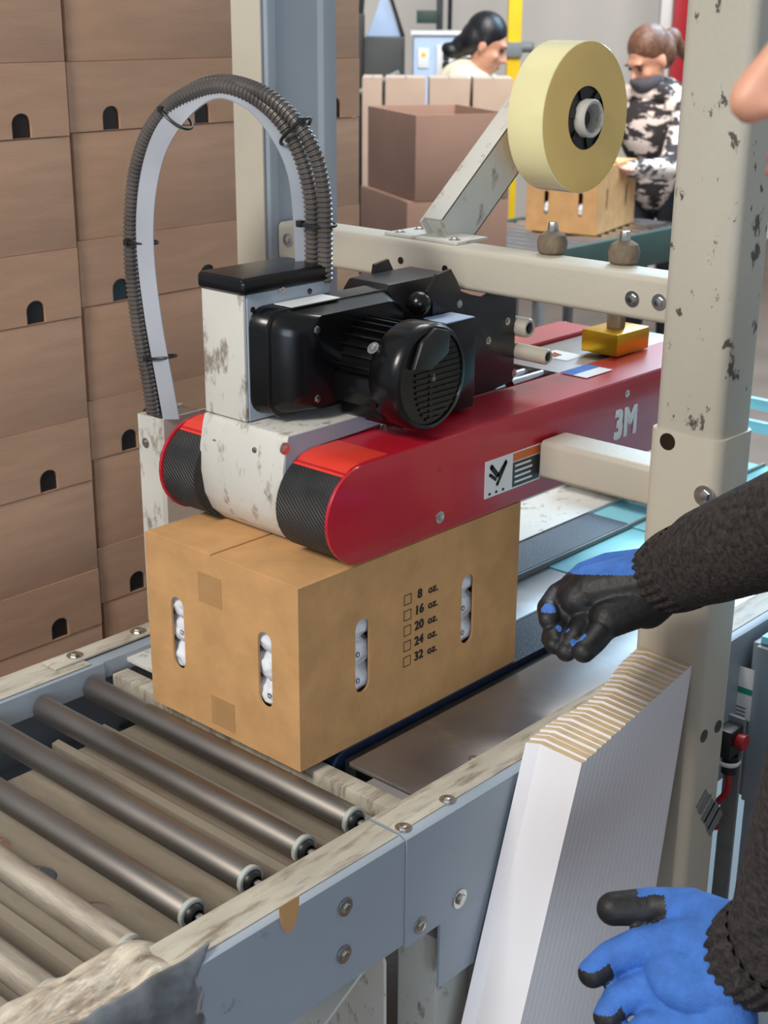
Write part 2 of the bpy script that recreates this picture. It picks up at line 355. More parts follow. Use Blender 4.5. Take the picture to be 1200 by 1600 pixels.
# cross members and pan
b = MB(); b.box((-.515, -.600, -.10), (.165, -.580, -.030), .004); b.build('end_crossmember', 'pan', conv)
pan_holes = [circle(x, -.365, .030) for x in (-.40, -.285, -.17, -.04)]
b = MB(); b.plate(rect(-.43, -.575, .165, .03), pan_holes, .003, frame((0, 0, -.085), (1, 0, 0), (0, 1, 0)))
b.strip([(-.150, -.085), (-.150, -.052), (-.138, -.050)], .003, 'x', -.43, .165)
b.strip([(-.06, -.085), (-.055, -.058), (-.045, -.058)], .003, 'x', -.43, .165)
b.strip([(-.475, -.085), (-.470, -.060), (-.455, -.058)], .003, 'x', -.43, .165)
b.build('drip_pan', 'pan', conv)
b = MB(); b.box((-.505, -.60, -.175), (-.44, .02, -.168)); b.build('bottom_flange', 'greyblue_d', conv)
b = MB(); b.box((-.500, .028, -.04), (.165, .062, -.012), .003); b.build('front_crossmember', 'rail_top', conv)
# rollers
RY = [-.018, -.120, -.222, -.325, -.428, -.548]; RR = .0205; RZ = -.0215
def roller(y, first=None):
    rb = MB(); rb.lathe([(0, .012), (0, RR-.002), (.004, RR), (.624, RR), (.628, RR-.002), (.628, .0165), (.622, .0155), (.622, 0)], (-.498, y, RZ), (1, 0, 0), 32)
    ro = rb.build('roller', 'steel' if y > -.4 else 'steel_dirty', conv)
    c = MB(); c.lathe([(0, RR+.0004), (.007, RR+.0008), (.008, RR-.001), (.008, .0165), (0, .0165)], (.124, y, RZ), (1, 0, 0), 32); c.build('end_rim', 'capwhite', ro)
    c = MB(); c.lathe([(-.004, .0162), (.002, .0160), (.008, .0130), (.010, .0100), (.004, .0085), (.004, .006)], (.130, y, RZ), (1, 0, 0), 28); c.build('bearing', 'black_plain', ro)
    c = MB(); c.cyl((-.515, y, RZ), (.172, y, RZ), .0066, seg=12); c.build('axle', 'zinc', ro)
    return ro
for y in RY: roller(y)
# packing tape crumpled over the rail end
def crumple(x0, y0, x1, y1, zf, nx, ny, amp, seed):
    t = bmesh.new(); g = []
    for i in range(nx+1):
        row = []
        for j in range(ny+1):
            u = i/nx; v = j/ny; x = x0+(x1-x0)*u; y = y0+(y1-y0)*v
            nz = noise.noise(Vector((x*30+seed, y*13, 3)))+.5*noise.noise(Vector((x*80+y*30, y*22+seed, 1)))+.22*noise.noise(Vector((x*170+y*60, y*30, seed)))
            ed = min(1, 5*min(u, 1-u, v, 1-v))
            row.append(t.verts.new((x+.010*noise.noise(Vector((y*30, seed, 0)))*(1-ed), y+.018*noise.noise(Vector((x*30, seed, 5)))*(1-ed), zf(x, y)+amp*nz*ed+amp*.4*ed-.016*(1-ed)**2)))
        g.append(row)
    for i in range(nx):
        for j in range(ny): t.faces.new((g[i][j], g[i+1][j], g[i+1][j+1], g[i][j+1]))
    r = bmesh.ops.extrude_face_region(t, geom=t.faces[:]); bmesh.ops.translate(t, verts=[v for v in r['geom'] if isinstance(v, bmesh.types.BMVert)], vec=(0, 0, -.004))
    bmesh.ops.recalc_face_normals(t, faces=t.faces); return t
b = MB(); b.add(crumple(.120, -.66, .235, -.418, lambda x, y: .009+.002*math.sin(y*40)-.010*max(0, (.165-x)/.05), 90, 150, .011, 5.2)); b.build('crumpled_tape_wad', 'wrap', conv)
b = MB(); t = crumple(-.17, -.64, .012, -.388, lambda x, y: 0, 40, 50, .004, 8.1); t.transform(frame((.247, 0, 0), (0, 0, 1), (0, 1, 0)) @ Matrix.Rotation(PI, 4, 'Y') @ Matrix.Scale(-1, 4, (1, 0, 0))); 
b.add(t); bmesh.ops.recalc_face_normals(b.bm, faces=b.bm.faces); b.build('tape_wrapped_corner', 'wrapdark', near)
# legs
for (x, y) in ((.19, -.55), (-.55, -.55), (-.55, -.08)):
    b = MB(); b.box((x-.025, y-.025, FL), (x+.025, y+.025, -.175), .004); b.build('leg', 'greyblue_d', conv)
b = MB(); b.strip([(-.30, -.60), (-.24, -.36), (-.17, -.245), (-.09, -.20), (-.05, -.192), (-.044, -.21), (-.040, -.6)], .006, 'x', .02, .215); b.build('drive_guard', 'cream_dirty', conv)

# ------------------------------------------------------------------ case sealer frame
seal = thing('case_sealer', 'cream and blue-grey carton sealing machine with tall columns around the red belts', 'machine', (-.18, .8, FL))
sr = channel('side_frame', .242, .171, -.030, 1.9, .004, -.182, parent=seal)
b = MB(); b.box((.172, -.028, .0042), (.226, 1.9, .0058), .0008); b.build('worn_rail_cover', 'rail_top', sr)
channel('side_frame', -.600, -.515, .020, 1.9, .008, -.296, parent=seal)
b = MB(); b.box((.234, .050, -.296), (.2395, 1.9, -.15), .001); lowp = b.build('lower_side_plate', 'greyblue', seal)
for p in ((0.2425, 0.0903, -0.1565),): bolt('bolt', p, (1, 0, 0), .0115, parent=sr)
for p in ((0.2200, 0.0835, 0.0085),): bolt('bolt', (p[0], p[1], .0058), (0, 0, 1), .009, parent=sr)
for (x0, y0, x1, y1) in ((.17, 1.75, .24, 1.85), (-.60, 1.75, -.53, 1.85), (-.60, .1, -.53, .2)):
    b = MB(); b.box((x0, y0, FL), (x1, y1, -.18), .005); b.build('leg', 'greyblue_d', seal)
b = MB(); b.box((.12, .09, FL), (.20, .17, -.25), .006); b.build('leg', 'cream_dirty', seal)
# bed
b = MB(); b.box((.033, .072, -.008), (.169, 1.9, .0), .001); bed = b.build('bed_plate', 'bedplate', seal)
for p in ((0.1657, 0.2119, 0.0000),): bolt('screw', (p[0], p[1], .000), (0, 0, 1), .007, parent=bed, h=.002)
b = MB(); b.box((-.515, .072, -.008), (-.358, 1.9, .0), .001); bed2 = b.build('bed_plate', 'cream_dirty', seal)
b = MB(); b.box((-.245, .3, -.03), (-.102, .96, -.012), .001); b.build('centre_plate', 'bedplate', seal)
b = MB(); b.box((-.238, .962, -.03), (-.109, 1.278, -.010), .001); b.build('centre_plate', 'sky_metal', seal)  # far part of the plate, sky reflection put into its colour
b = MB(); b.box((-.36, 1.282, -.03), (.168, 1.9, -.008), .001); b.box((-.2, 1.29, -.008), (-.17, 1.9, .0)); b.box((-.1, 1.29, -.008), (-.07, 1.9, .0)); b.build('exit_plate', 'sky_metal', seal)
for (x0, x1) in ((-.100, .004), (-.350, -.247)):
    L0, L1, rz = .10, 1.27, .035
    pts = [(L0-rz*math.sin(a), -rz+.0+rz*math.cos(a)) for a in [k*PI/12 for k in range(13)]]
    pts += [(L1+rz*math.sin(a), -rz-rz*math.cos(a)) for a in [k*PI/12 for k in range(13)]]
    bb = MB(); bb.prism(pts, 'x', x0, x1); bo = bb.build('lower_drive_belt', 'belt2', seal)
    bb = MB()
    for yy in (.16, .34, .52): bb.cyl((x1, yy, -.038), (x1+.012, yy, -.038), .026, seg=28, bev=.002)
    bb.build('support_roller', 'black_plain', bo)
b = MB(); b.box((.006, .09, -.055), (.030, 1.28, -.012), .002); b.build('belt_side_bar', 'black_plain', seal)
b = MB(); b.box((-.245, .3, -.11), (-.240, 1.9, .0)); b.box((-.107, .3, -.11), (-.102, 1.9, .0)); b.build('inner_guide', 'greyblue_d', seal)
# columns
def rbox(x0, x1, y0, y1, r, n=6):
    out = []
    for (cx, cy, a0) in ((x1-r, y1-r, 0), (x0+r, y1-r, PI/2), (x0+r, y0+r, PI), (x1-r, y0+r, 1.5*PI)):
        for k in range(n+1): a = a0+PI/2*k/n; out.append((cx+r*math.cos(a), cy+r*math.sin(a)))
    return out
b = MB(); b.prism(rbox(.240, .356, .544, .648, .018), 'z', .40, 1.75); colm = b.build('column', 'cream_worn', seal)
b = MB(); b.prism(rbox(.234, .362, .540, .650, .020), 'z', FL, .478, .0015); cols = b.build('column_sleeve', 'cream', seal)
tag(cols, 'lower outer sleeve of the cream column')
def hole_disc(name, c, n, r, parent, m='eye'):
    n = Vector(n).normalized(); bb = MB(); bb.lathe([(-.0005, r), (.0007, r), (.0007, 0)], c, n, 24); return bb.build(name, m, parent)  # hole drawn as a flat disc, its inner shade put into the colour
hole_disc('bolt_hole_disc', (0.2709, 0.5398, 0.4614), (0, -1, 0), .0135, cols)
bolt('bolt', (0.3421, 0.5395, 0.3890), (0, -1, 0), .0125, parent=cols)
for p in ((0.3622, 0.5717, -0.0315), (0.3622, 0.6171, -0.0316)): hole_disc('bolt_hole_disc', p, (1, 0, 0), .011, cols)
b = MB(); lx = .3624
for k in range(7): b.box((lx, .565+.008*k, -.155-.012*k+random.uniform(-.01, .01)), (lx+.0006, .60+.010*k, -.150-.010*k), rot=(math.radians(38), 0, 0))
b.build('worn_decal', M['greyblue_d'], cols)
b = MB(); b.prism([(-.710, .545), (-.640, .545), (-.630, .555), (-.630, .575), (-.637, .585), (-.637, .690), (-.630, .700), (-.630, .735), (-.710, .735)], 'z', FL, 1.75, .002); colf = b.build('column', 'greyblue', seal)
b = MB(); b.prism([(-.712, .5405), (-.634, .5405), (-.634, .5440), (-.712, .5440)], 'z', FL, 1.75); b.build('cream_flange', 'cream', colf)
# cross beam
b = MB(); b.prism([(y, z) for (y, z) in rbox(.572, .648, .634, .705, .010)], 'x', -.628, .238); beam = b.build('cross_beam', 'cream', seal)
for (px) in ((-0.3148, 0.5715, 0.6689), (-0.2122, 0.5715, 0.6666)): hole_disc('bolt_hole_disc', px, (0, -1, 0), .0062, beam)
for px in ((0.1704, 0.5715, 0.6664), (-0.6024, 0.5715, 0.6738), (0.2191, 0.5715, 0.6681)): bolt('bolt', px, (0, -1, 0), .0095, parent=beam)
for (x, y) in ((-.036, .640), (.106, .640)):
    kb = MB(); kb.lathe([(0, .020), (.004, .024), (.020, .026), (.032, .022), (.038, .012), (.038, 0)], (x, y, .705), (0, 0, 1), 10); kn = kb.build('adjusting_knob', 'knob', beam)
    kb = MB(); kb.cyl((x, y, .741), (x, y, .758), .010, .008, 8, bev=.001); kb.build('nut', 'zinc', kn)
# support arm to the red beam
b = MB(); b.prism([(y, z) for (y, z) in rbox(.562, .640, .338, .405, .010)], 'x', .014, .236, .003); b.build('support_arm', 'cream', seal)
b = MB(); b.box((.008, .585, .35), (.016, .62, .39)); b.build('arm_mount', 'zinc', seal)
# side post with the conduit entry
post = MB(); post.box((-.612, .200, .0), (-.606, .30, .405), .001); post.strip([(-.606, .203), (-.552, .203), (-.549, .206), (-.549, .31)], .006, 'z', .0, .405); po = post.build('side_post', 'cream_dirty', seal)
b = MB(); b.box((-.606, .206, .396), (-.552, .300, .402), .001); b.build('post_cap', 'zinc', po)
bolt('bolt', (-0.5918, 0.2000, 0.3541), (0, -1, 0), .007, parent=po)
# gold block between the beams, plate under it, red button
g = MB(); g.box((-.182, .955, .462), (-.098, 1.068, .506), .004); gb = g.build('gold_block', 'gold', seal)
g = MB(); g.cyl((-.140, 1.01, .506), (-.140, 1.01, .536), .018, seg=6, bev=.002); g.cyl((-.140, 1.01, .53), (-.140, 1.01, .60), .010); g.build('mounting_stud', 'knob', gb)
g = MB(); g.box((-.275, .80, .448), (-.118, 1.22, .456), .001); pl = g.build('centre_cover', 'bedplate', seal)
g = MB(); g.box((-.235, .885, .456), (-.165, .945, .4568)); g.build('sticker', 'label_white', pl)
text('sticker_print', '///', .03, 'label_orange', pl, (-.20, .895, .4572), (0, 1, 0), (-1, 0, 0), off=.001)
g = MB(); g.lathe([(0, .009), (.012, .012), (.020, .009), (.023, 0)], (-0.1460, 0.9862, 0.4560), (0, 0, 1), 20); g.build('red_button', 'red_tip', pl)
b = MB(); b.cyl((-.20, .70, .44), (-.20, 1.2, .44), .012); b.cyl((-.16, .70, .445), (-.16, 1.2, .445), .010); b.build('guide_rod', 'chrome', seal)

# ------------------------------------------------------------------ upper belt drive (red beams, belts)
drive = thing('top_belt_drive', 'pair of long red beams with ribbed black belts pressing on the carton', 'belt drive', (-.18, .13, .305))
YC, ZC, RB = .133, .382, .0775
def stad(y0, y1, zc, r, n=16):
    return [(y0-r*math.sin(a), zc+r*math.cos(a)) for a in [k*PI/n for k in range(n+1)]]+[(y1+r*math.sin(a), zc-r*math.cos(a)) for a in [k*PI/n for k in range(n+1)]]
def belt_beam(x0, x1, outer, yend=1.16):
    bb = MB(); bb.prism(stad(YC, yend, ZC, RB-.0035), 'x', x0+.008, x1-.008); be = bb.build('drive_belt', 'belt', drive)
    for xx in ((x0, x0+.007), (x1-.007, x1)):
        out = (xx[0] == x0) == (outer == 'l')
        y0 = YC if out else YC+.10
        cb = MB(); cb.prism(stad(y0, yend, ZC, RB), 'x', xx[0], xx[1], .0034); cv = cb.build('side_guard', 'red', drive)
        if out and outer == 'r': near_cv = cv
    tb = MB(); tb.strip([(YC-.032, ZC+RB-.012), (YC-.018, ZC+RB-.005), (YC+.005, ZC+RB-.001), (yend, ZC+RB-.001)], .004, 'x', x0+.001, x1-.002); tp = tb.build('top_guard', 'red', drive)
    tb = MB(); tb.strip([(YC-.036, ZC+RB-.0135), (YC-.020, ZC+RB-.0035), (YC+.005, ZC+RB+.0015), (YC+.06, ZC+RB+.0015)], .0015, 'x', x0+.0085, x1-.0085); tb.build('lit_nose_flap', 'red_tip', tp)  # lit front end of the guard, put in as an orange-red skin
    return cv
g_near = belt_beam(-.114, .006, 'r'); g_far = belt_beam(-.378, -.286, 'l')
for p in ((0.0062, 0.3094, 0.3317), ): bolt('bolt', p, (1, 0, 0), .0075, parent=g_near)
for p in ((0.0062, 0.3070, 0.4113), ): hole_disc('screw_recess', p, (1, 0, 0), .0045, g_near, 'redpaint')
bolt('bolt', (0.0062, 0.8351, 0.4329), (1, 0, 0), .005, parent=g_near)
text('logo', '3M', .072, 'label_white', g_near, (.0064, .798, .355), off=.0034, sx=.80)
# warning label
lb = MB(); lb.plate(rect(.422, .333, .574, .397), [], .0008, frame((.0066, 0, 0), (0, 1, 0), (0, 0, 1))); lab = lb.build('warning_label', 'label_white', g_near)
lb = MB(); lb.box((.0070, .496, .381), (.0074, .571, .395)); lb.build('orange_band', 'label_orange', lab)
lb = MB(); lb.box((.0070, .496, .336), (.0074, .571, .379)); lb.build('text_panel', 'label_dark', lab)
lb = MB()
for k in range(4): lb.box((.0074, .502, .342+.0095*k), (.0078, .550-.004*(k % 2), .3455+.0095*k))
lb.build('text_lines', 'label_white', lab)
lb = MB()
X = .0072
for (a, c, r) in (((.455, .352), (.478, .386), .0035), ((.438, .385), (.456, .366), .0045), ((.456, .366), (.478, .388), .003), ((.435, .372), (.452, .360), .003)):
    lb.cyl((X, a[0], a[1]), (X+.0003, a[0], a[1]), r, seg=10)
    d = Vector((0, c[0]-a[0], c[1]-a[1])); n2 = Vector((0, -d.z, d.y)).normalized()*r
    v = [Vector((X+.0003, a[0], a[1]))-n2, Vector((X+.0003, a[0], a[1]))+n2, Vector((X+.0003, c[0], c[1]))+n2, Vector((X+.0003, c[0], c[1]))-n2]
    lb.bm.faces.new([lb.bm.verts.new(q) for q in v])
for k in range(3): lb.box((X, .432+.018*k, .337), (X+.0003, .438+.018*k, .341))
lb.build('pinch_pictogram', 'ink', lab)
# blue and white sticker on the beam top
p0 = Vector((-0.0782, 0.8222, 0.4625))
lb = MB(); lb.box((p0.x-.028, p0.y-.04, .4618), (p0.x+.030, p0.y+.045, .4626)); st = lb.build('top_sticker', 'label_white', g_near)
lb = MB(); lb.box((p0.x-.028, p0.y-.04, .4626), (p0.x+.0, p0.y+.045, .4630)); lb.build('blue_stripe', 'glove_blue', st)

# ------------------------------------------------------------------ motor bracket
brk = thing('motor_bracket', 'scuffed cream sheet-metal bracket with black cap holding the black motor', 'bracket', (-.2, .12, .31))
prof = [(.092, .487), (.088, .478), (.080, .44), (.078, .40), (.084, .360), (.098, .332), (.122, .310)]
b = MB(); b.strip(prof, .005, 'x', -.297, -.108, .0008); fp = b.build('front_plate', 'cream_dirty', brk)
b = MB(); b.box((-.297, .090, .484), (-.108, .36, .490), .002); b.build('top_plate', 'cream_dirty', brk)
side = [(.090, .488), (.36, .488), (.36, .470), (.24, .464), (.16, .462), (.125, .452), (.105, .425), (.098, .400), (.086, .396), (.080, .41), (.083, .45)]
b = MB(); b.prism(side, 'x', -.1105, -.1075); sf = b.build('side_flange', 'greyblue', brk)
b = MB(); b.prism(side, 'x', -.2985, -.2955); b.build('side_flange', 'greyblue', brk)
for p in ((-0.2651, 0.0840, 0.4498), (-0.1736, 0.0840, 0.4556)): bolt('bolt', p, (0, -1, 0), .0075, parent=fp)
bolt('bolt', (-0.1073, 0.0815, 0.4722), (1, 0, 0), .007, parent=sf); bolt('bolt', (-0.1073, 0.2985, 0.4656), (1, 0, 0), .006, parent=sf)
b = MB(); b.box((-.297, .092, .492), (-.203, .098, .690), .0018); up = b.build('front_cover', 'cream_dirty', brk)
b = MB(); b.box((-.297, .0985, .492), (-.292, .268, .690)); b.box((-.206, .0985, .492), (-.2005, .275, .690), .001); b.box((-.292, .262, .492), (-.206, .268, .690)); b.build('side_cover', 'greyblue', brk)
b = MB(); b.box((-.302, .086, .687), (-.196, .276, .714), .010, seg=3); b.build('top_cap', 'black', brk)
for p in ((-0.2000, 0.1691, 0.6873), ): bolt('bolt', p, (1, 0, 0), .006, parent=brk)
for p in ((-0.2000, 0.1088, 0.6645), (-0.2000, 0.2295, 0.6760)): hole_disc('bolt_hole_disc', p, (1, 0, 0), .0045, brk)

# ------------------------------------------------------------------ drive motor
mot = thing('electric_motor', 'glossy black gear motor with finned body and round fan cowl above the near red beam', 'motor', (-.1, .29, .48))
AY, AZ = .287, .5625
# gear housing: tapered block
t = bmesh.new()
A0 = [(-.2005, y, z) for (y, z) in rbox(.100, .385, .500, .668, .03, 5)]
A1 = [(-.165, y, z) for (y, z) in rbox(.106, .380, .503, .665, .03, 5)]
A2 = [(-.128, y, z) for (y, z) in rbox(.150, .370, .510, .655, .035, 5)]
rg = [[t.verts.new(p) for p in a] for a in (A0, A1, A2)]; n = len(A0)
t.faces.new(rg[0]); t.faces.new(rg[2][::-1])
for a_, b_ in zip(rg, rg[1:]):
    for i in range(n): t.faces.new((a_[i], a_[(i+1) % n], b_[(i+1) % n], b_[i]))
bmesh.ops.recalc_face_normals(t, faces=t.faces)
b = MB(); b.add(t); gh = b.build('gear_housing', 'black', mot, smooth=50)
for (y, z) in ((.172, .635), (.172, .528)): bolt('bolt', (-.130, y, z), (1, 0, 0), .0085, parent=gh)
b = MB(); b.prism([(y, z) for (y, z) in rbox(.104, .383, .500, .6665, .03, 5)], 'x', -.168, -.162, .0015); b.build('housing_seam', 'black', gh)
lb = MB(); lb.box((-.198, .150, .6675), (-.158, .255, .6685)); lb.build('rating_label', 'label_white', gh)
b = MB(); b.lathe([(0, .060), (0, .072), (.008, .074), (.016, .066), (.100, .066), (.108, .074), (.114, .074), (.114, .06)], (-.150, AY, AZ), (1, 0, 0), 48); mbod = b.build('motor_body', 'black', mot)
b = MB(); b.lathe([(-.137, .0), (-.137, .0665), (-.048, .0665), (-.048, 0)], (0, AY, AZ), (1, 0, 0), 48)
for k in range(30):
    a = 2*PI*k/30; c = Vector((0, math.cos(a), math.sin(a)))
    if True:
        cc = Vector((-.092, AY, AZ))+c*.070
        t = bmesh.new(); bmesh.ops.create_cube(t, size=1, matrix=Matrix.Diagonal((.090, .014, .0032, 1))); t.transform(Matrix.Translation(cc) @ Matrix.Rotation(a, 4, 'X')); b.add(t)
b.build('cooling_fins', 'black', mbod)
b = MB(); b.box((-.140, AY-.055, AZ-.072), (-.045, AY-.020, AZ-.005), .010, seg=3); b.box((-.135, AY-.078, AZ-.045), (-.040, AY-.02, AZ+.004), .010); b.build('terminal_box', 'black', mbod)
b = MB(); b.lathe([(-.055, .0785), (-.048, .0825), (-.012, .0845), (-.002, .0835), (.004, .079), (.005, .0735), (.0015, .072), (.0015, .0)], (0, AY, AZ), (1, 0, 0), 56); cw = b.build('fan_cowl', 'black', mot)
b = MB()
for k in range(-7, 7):
    z = k*.0092; hw = math.sqrt(max(0, .068**2-z*z))
    b.box((.0012, AY-hw*.55, AZ+z-.0018), (.0042, AY+hw, AZ+z+.0018))
b.box((.0012, AY-.004, AZ-.066), (.0030, AY+.004, AZ+.062)); b.build('grille', 'black', cw)
bolt('screw', (.002, AY+.004, AZ-.002), (1, 0, 0), .0055, parent=cw, m='knob')
b = MB(); b.prism([(AY-.050, AZ+.020), (AY-.03, AZ+.062), (AY+.0, AZ+.078), (AY+.035, AZ+.068), (AY+.03, AZ+.034), (AY-.01, AZ+.015)], 'x', .0, .012, .004); b.build('cowl_badge', 'black_plain', cw)
for (x, y, z) in ((-.055, AY-.068, AZ+.048),): bolt('bolt', (x, y, z), (0, -.7, .6), .0075, parent=cw)
b = MB(); b.box((-.150, AY-.03, AZ-.082), (-.03, AY+.03, AZ-.06), .003); b.build('motor_foot', 'black', mot)

# ------------------------------------------------------------------ tape head between the beams
th = thing('taping_head', 'black bolted taping head with roller shafts behind the motor', 'taping head', (-.2, .6, .46))
b = MB(); b.prism([(y, z) for (y, z) in [(.430, .46), (.430, .640), (.415, .660), (.440, .685), (.475, .690), (.492, .668), (.502, .650), (.53, .640), (.56, .632), (.585, .637), (.655, .622), (.655, .47), (.60, .462)]], 'x', -.124, -.118, .001); spl = b.build('side_plate', 'blackplate', th)
for p in ((-0.1180, 0.6319, 0.5791), (-0.1180, 0.5794, 0.5536), (-0.1180, 0.6561, 0.4820), (-0.1180, 0.4986, 0.6287)): bolt('bolt', p, (1, 0, 0), .005, parent=spl)
b = MB(); b.prism([(.430, .46), (.430, .640), (.44, .685), (.475, .690), (.50, .650), (.655, .622), (.655, .47)], 'x', -.262, -.256, .001); b.build('side_plate', 'blackplate', th)
c1 = Vector((-0.2400, 0.4456, 0.6411)); 
b = MB(); b.prism([(.36, .470), (.36, .655), (.375, .672), (.53, .672), (.53, .47)], 'x', -.256, -.165, .006); b.build('head_cover', 'black_plain', th)
b = MB(); b.ball((-0.1120, 0.3889, 0.6463), (.019, .019, .019), 24); b.cyl((-0.1350, 0.3997, 0.6416), (-0.1050, 0.3808, 0.6484), .012); b.build('round_knob', 'black', th)
b = MB(); b.box((-.117, .400, .468), (-.062, .475, .618), .004); b.build('control_block', 'black', th)
b = MB(); b.box((-.115, .403, .618), (-.064, .472, .6195)); b.build('top_sheen_strip', 'palegreyblue', th)  # back light on the block top, put in as a pale strip
e1 = Vector((-0.0957, 0.6680, 0.5643)); e2 = Vector((-0.0532, 0.6680, 0.5198))
for (p, x1, r) in ((Vector((-.25, e1.y, e1.z)), e1.x, .0175), (Vector((-.25, e2.y, e2.z)), e2.x, .0145)):
    bb = MB(); bb.lathe([(0, r), (x1-p.x-.004, r), (x1-p.x, r-.003), (x1-p.x, r*.62), (x1-p.x-.008, r*.55), (x1-p.x-.008, 0)], p, (1, 0, 0), 28); rs = bb.build('tape_roller', 'cream', th)
    bb = MB(); bb.lathe([(0, r*.6), (.003, r*.58), (.003, r*.28), (.006, r*.28), (.006, 0)], (x1-.006, p.y, p.z), (1, 0, 0), 20); bb.build('hub', 'black_plain', rs)

# ------------------------------------------------------------------ tape roll and its holder
hold = thing('tape_roll_holder', 'slanted grey arm bolted on the cross beam carrying the tape roll', 'arm', (-.27, .62, .705))
b = MB(); b.box((-.375, .595, .7052), (-.205, .680, .7105), .001); bp_ = b.build('base_plate', 'cream_dirty', hold)
for (x, y) in ((-.352, .612), (-.352, .665), (-.225, .612)): bolt('bolt', (x, y, .7105), (0, 0, 1), .008, parent=bp_)
base = Vector((-.29, .655, .705)); hub = Vector((-.29, .898, .903)); d = (hub-base); L_ = d.length; an = math.atan2(d.z, d.y)
b = MB()
b.box((-.3125, -.01, -.045), (-.3085, L_+.03, .045)); b.box((-.308, .0, -.040), (-.273, L_, .040)); b.box((-.3125, 0, .041), (-.268, L_+.03, .0455), .001); b.box((-.3125, 0, -.0455), (-.268, L_+.03, -.041), .001); b.box((-.272, 0, -.045), (-.268, L_+.03, .045))
b.bm.transform(Matrix.Translation((0, base.y, base.z)) @ Matrix.Rotation(an, 4, 'X')); b.build('arm', 'cream_dirty', hold)
HC = Vector((0, .898, .906))
b = MB(); b.cyl((-.27, HC.y, HC.z), (-.170, HC.y, HC.z), .014); b.build('spindle', 'zinc', hold)
roll = thing('packing_tape_roll', 'large roll of clear yellow packing tape on a black hub above the cross beam', 'tape roll', (-.195, HC.y, HC.z-.134))
x0, x1, RO, RI = -.236, -.158, .1335, .056
def ring(o, i, a, c): return [(a, i), (a, o), (c, o), (c, i), (a, i)]
b = MB(); b.lathe([(0, RI), (0, RO-.001), (.0006, RO-.001)], (x0, HC.y, HC.z), (1, 0, 0), 96)
b.lathe([(x1-x0, RO-.001), (x1-x0+.0004, RO-.004), (x1-x0-.0006, .10), (x1-x0, RI)], (x0, HC.y, HC.z), (1, 0, 0), 96); b.build('tape_side_face', 'tape_side', roll)
b = MB(); b.lathe([(0, RO-.0015), (.001, RO), (x1-x0-.001, RO), (x1-x0, RO-.0015)], (x0, HC.y, HC.z), (1, 0, 0), 128); b.build('tape_outer_face', 'tape_out', roll)
b = MB(); b.lathe(ring(RI, .034, 0, x1-x0-.004), (x0, HC.y, HC.z), (1, 0, 0), 48); core = b.build('core', 'black_plain', roll)
b = MB()
for k in range(6):
    a = k*PI/3+.3
    t = bmesh.new(); bmesh.ops.create_cube(t, size=1, matrix=Matrix.Translation((x1-.004, 0, .045)) @ Matrix.Diagonal((.008, .016, .018, 1))); t.transform(Matrix.Translation((0, HC.y, HC.z)) @ Matrix.Rotation(a, 4, 'X')); b.add(t)
b.build('core_lugs', 'black', core)
b = MB(); b.lathe([(0, .034), (.018, .034), (.021, .031), (.019, .026), (-.02, .024), (-.02, 0)], (x1-.004, HC.y, HC.z), (1, 0, 0), 40); b.build('hub_ring', 'cream_dirty', roll)
b = MB(); b.lathe([(0, .012), (.010, .012), (.012, .008), (.012, 0)], (x1-.010, HC.y, HC.z), (1, 0, 0), 24); b.build('hub_nut', 'black_plain', roll)

# ------------------------------------------------------------------ cable loop
loop = thing('cable_loop', 'arching loop of two grey corrugated conduits strapped to a flat pale band', 'cable loop', (-.4, .22, .41))
hp = [(-0.5982, 0.2250, 0.3918), (-0.6014, 0.2200, 0.4573), (-0.6183, 0.2150, 0.5713), (-0.6202, 0.2100, 0.6842), (-0.6056, 0.2100, 0.7945), (-0.5735, 0.2100, 0.8708), (-0.5228, 0.2100, 0.9250), (-0.4623, 0.2150, 0.9596), (-0.3902, 0.2200, 0.9760), (-0.3204, 0.2300, 0.9633), (-0.2677, 0.2400, 0.9274), (-0.2369, 0.2500, 0.8763), (-0.2256, 0.2600, 0.8134), (-0.2287, 0.2650, 0.7533), (-0.2347, 0.2700, 0.6915)]
hp2 = [(-0.6150, 0.2500, 0.3833), (-0.6248, 0.2500, 0.4475), (-0.6423, 0.2450, 0.5632), (-0.6428, 0.2400, 0.6780), (-0.6282, 0.2400, 0.7900), (-0.5880, 0.2350, 0.8683), (-0.5369, 0.2350, 0.9251), (-0.4698, 0.2350, 0.9645), (-0.3918, 0.2350, 0.9813), (-0.2986, 0.2300, 0.9689), (-0.2422, 0.2400, 0.9335), (-0.2062, 0.2500, 0.8832), (-0.1976, 0.2600, 0.8208), (-0.2005, 0.2650, 0.7563), (-0.2062, 0.2700, 0.6849)]
for q, rr in ((hp, .0125), (hp2, .0125)):
    pts = resample(spline(q, 900), .00195); b = MB(); b.tube(pts, rr, 12, rfun=lambda i: rr*(1.0 if i % 4 < 2 else .80)); b.build('conduit', 'hose', loop)
sp_ = [(-0.5351, 0.2150, 0.4062), (-0.5421, 0.2100, 0.4698), (-0.5591, 0.2050, 0.5815), (-0.5714, 0.2050, 0.6905), (-0.5646, 0.2050, 0.7773), (-0.5448, 0.2100, 0.8520), (-0.5046, 0.2100, 0.9058), (-0.4508, 0.2150, 0.9434), (-0.3757, 0.2200, 0.9651), (-0.3138, 0.2300, 0.9464), (-0.2683, 0.2400, 0.9036), (-0.2444, 0.2500, 0.8516), (-0.2431, 0.2600, 0.7822), (-0.2441, 0.2650, 0.6909)]
pts = spline(sp_, 160); t = bmesh.new(); rows = []
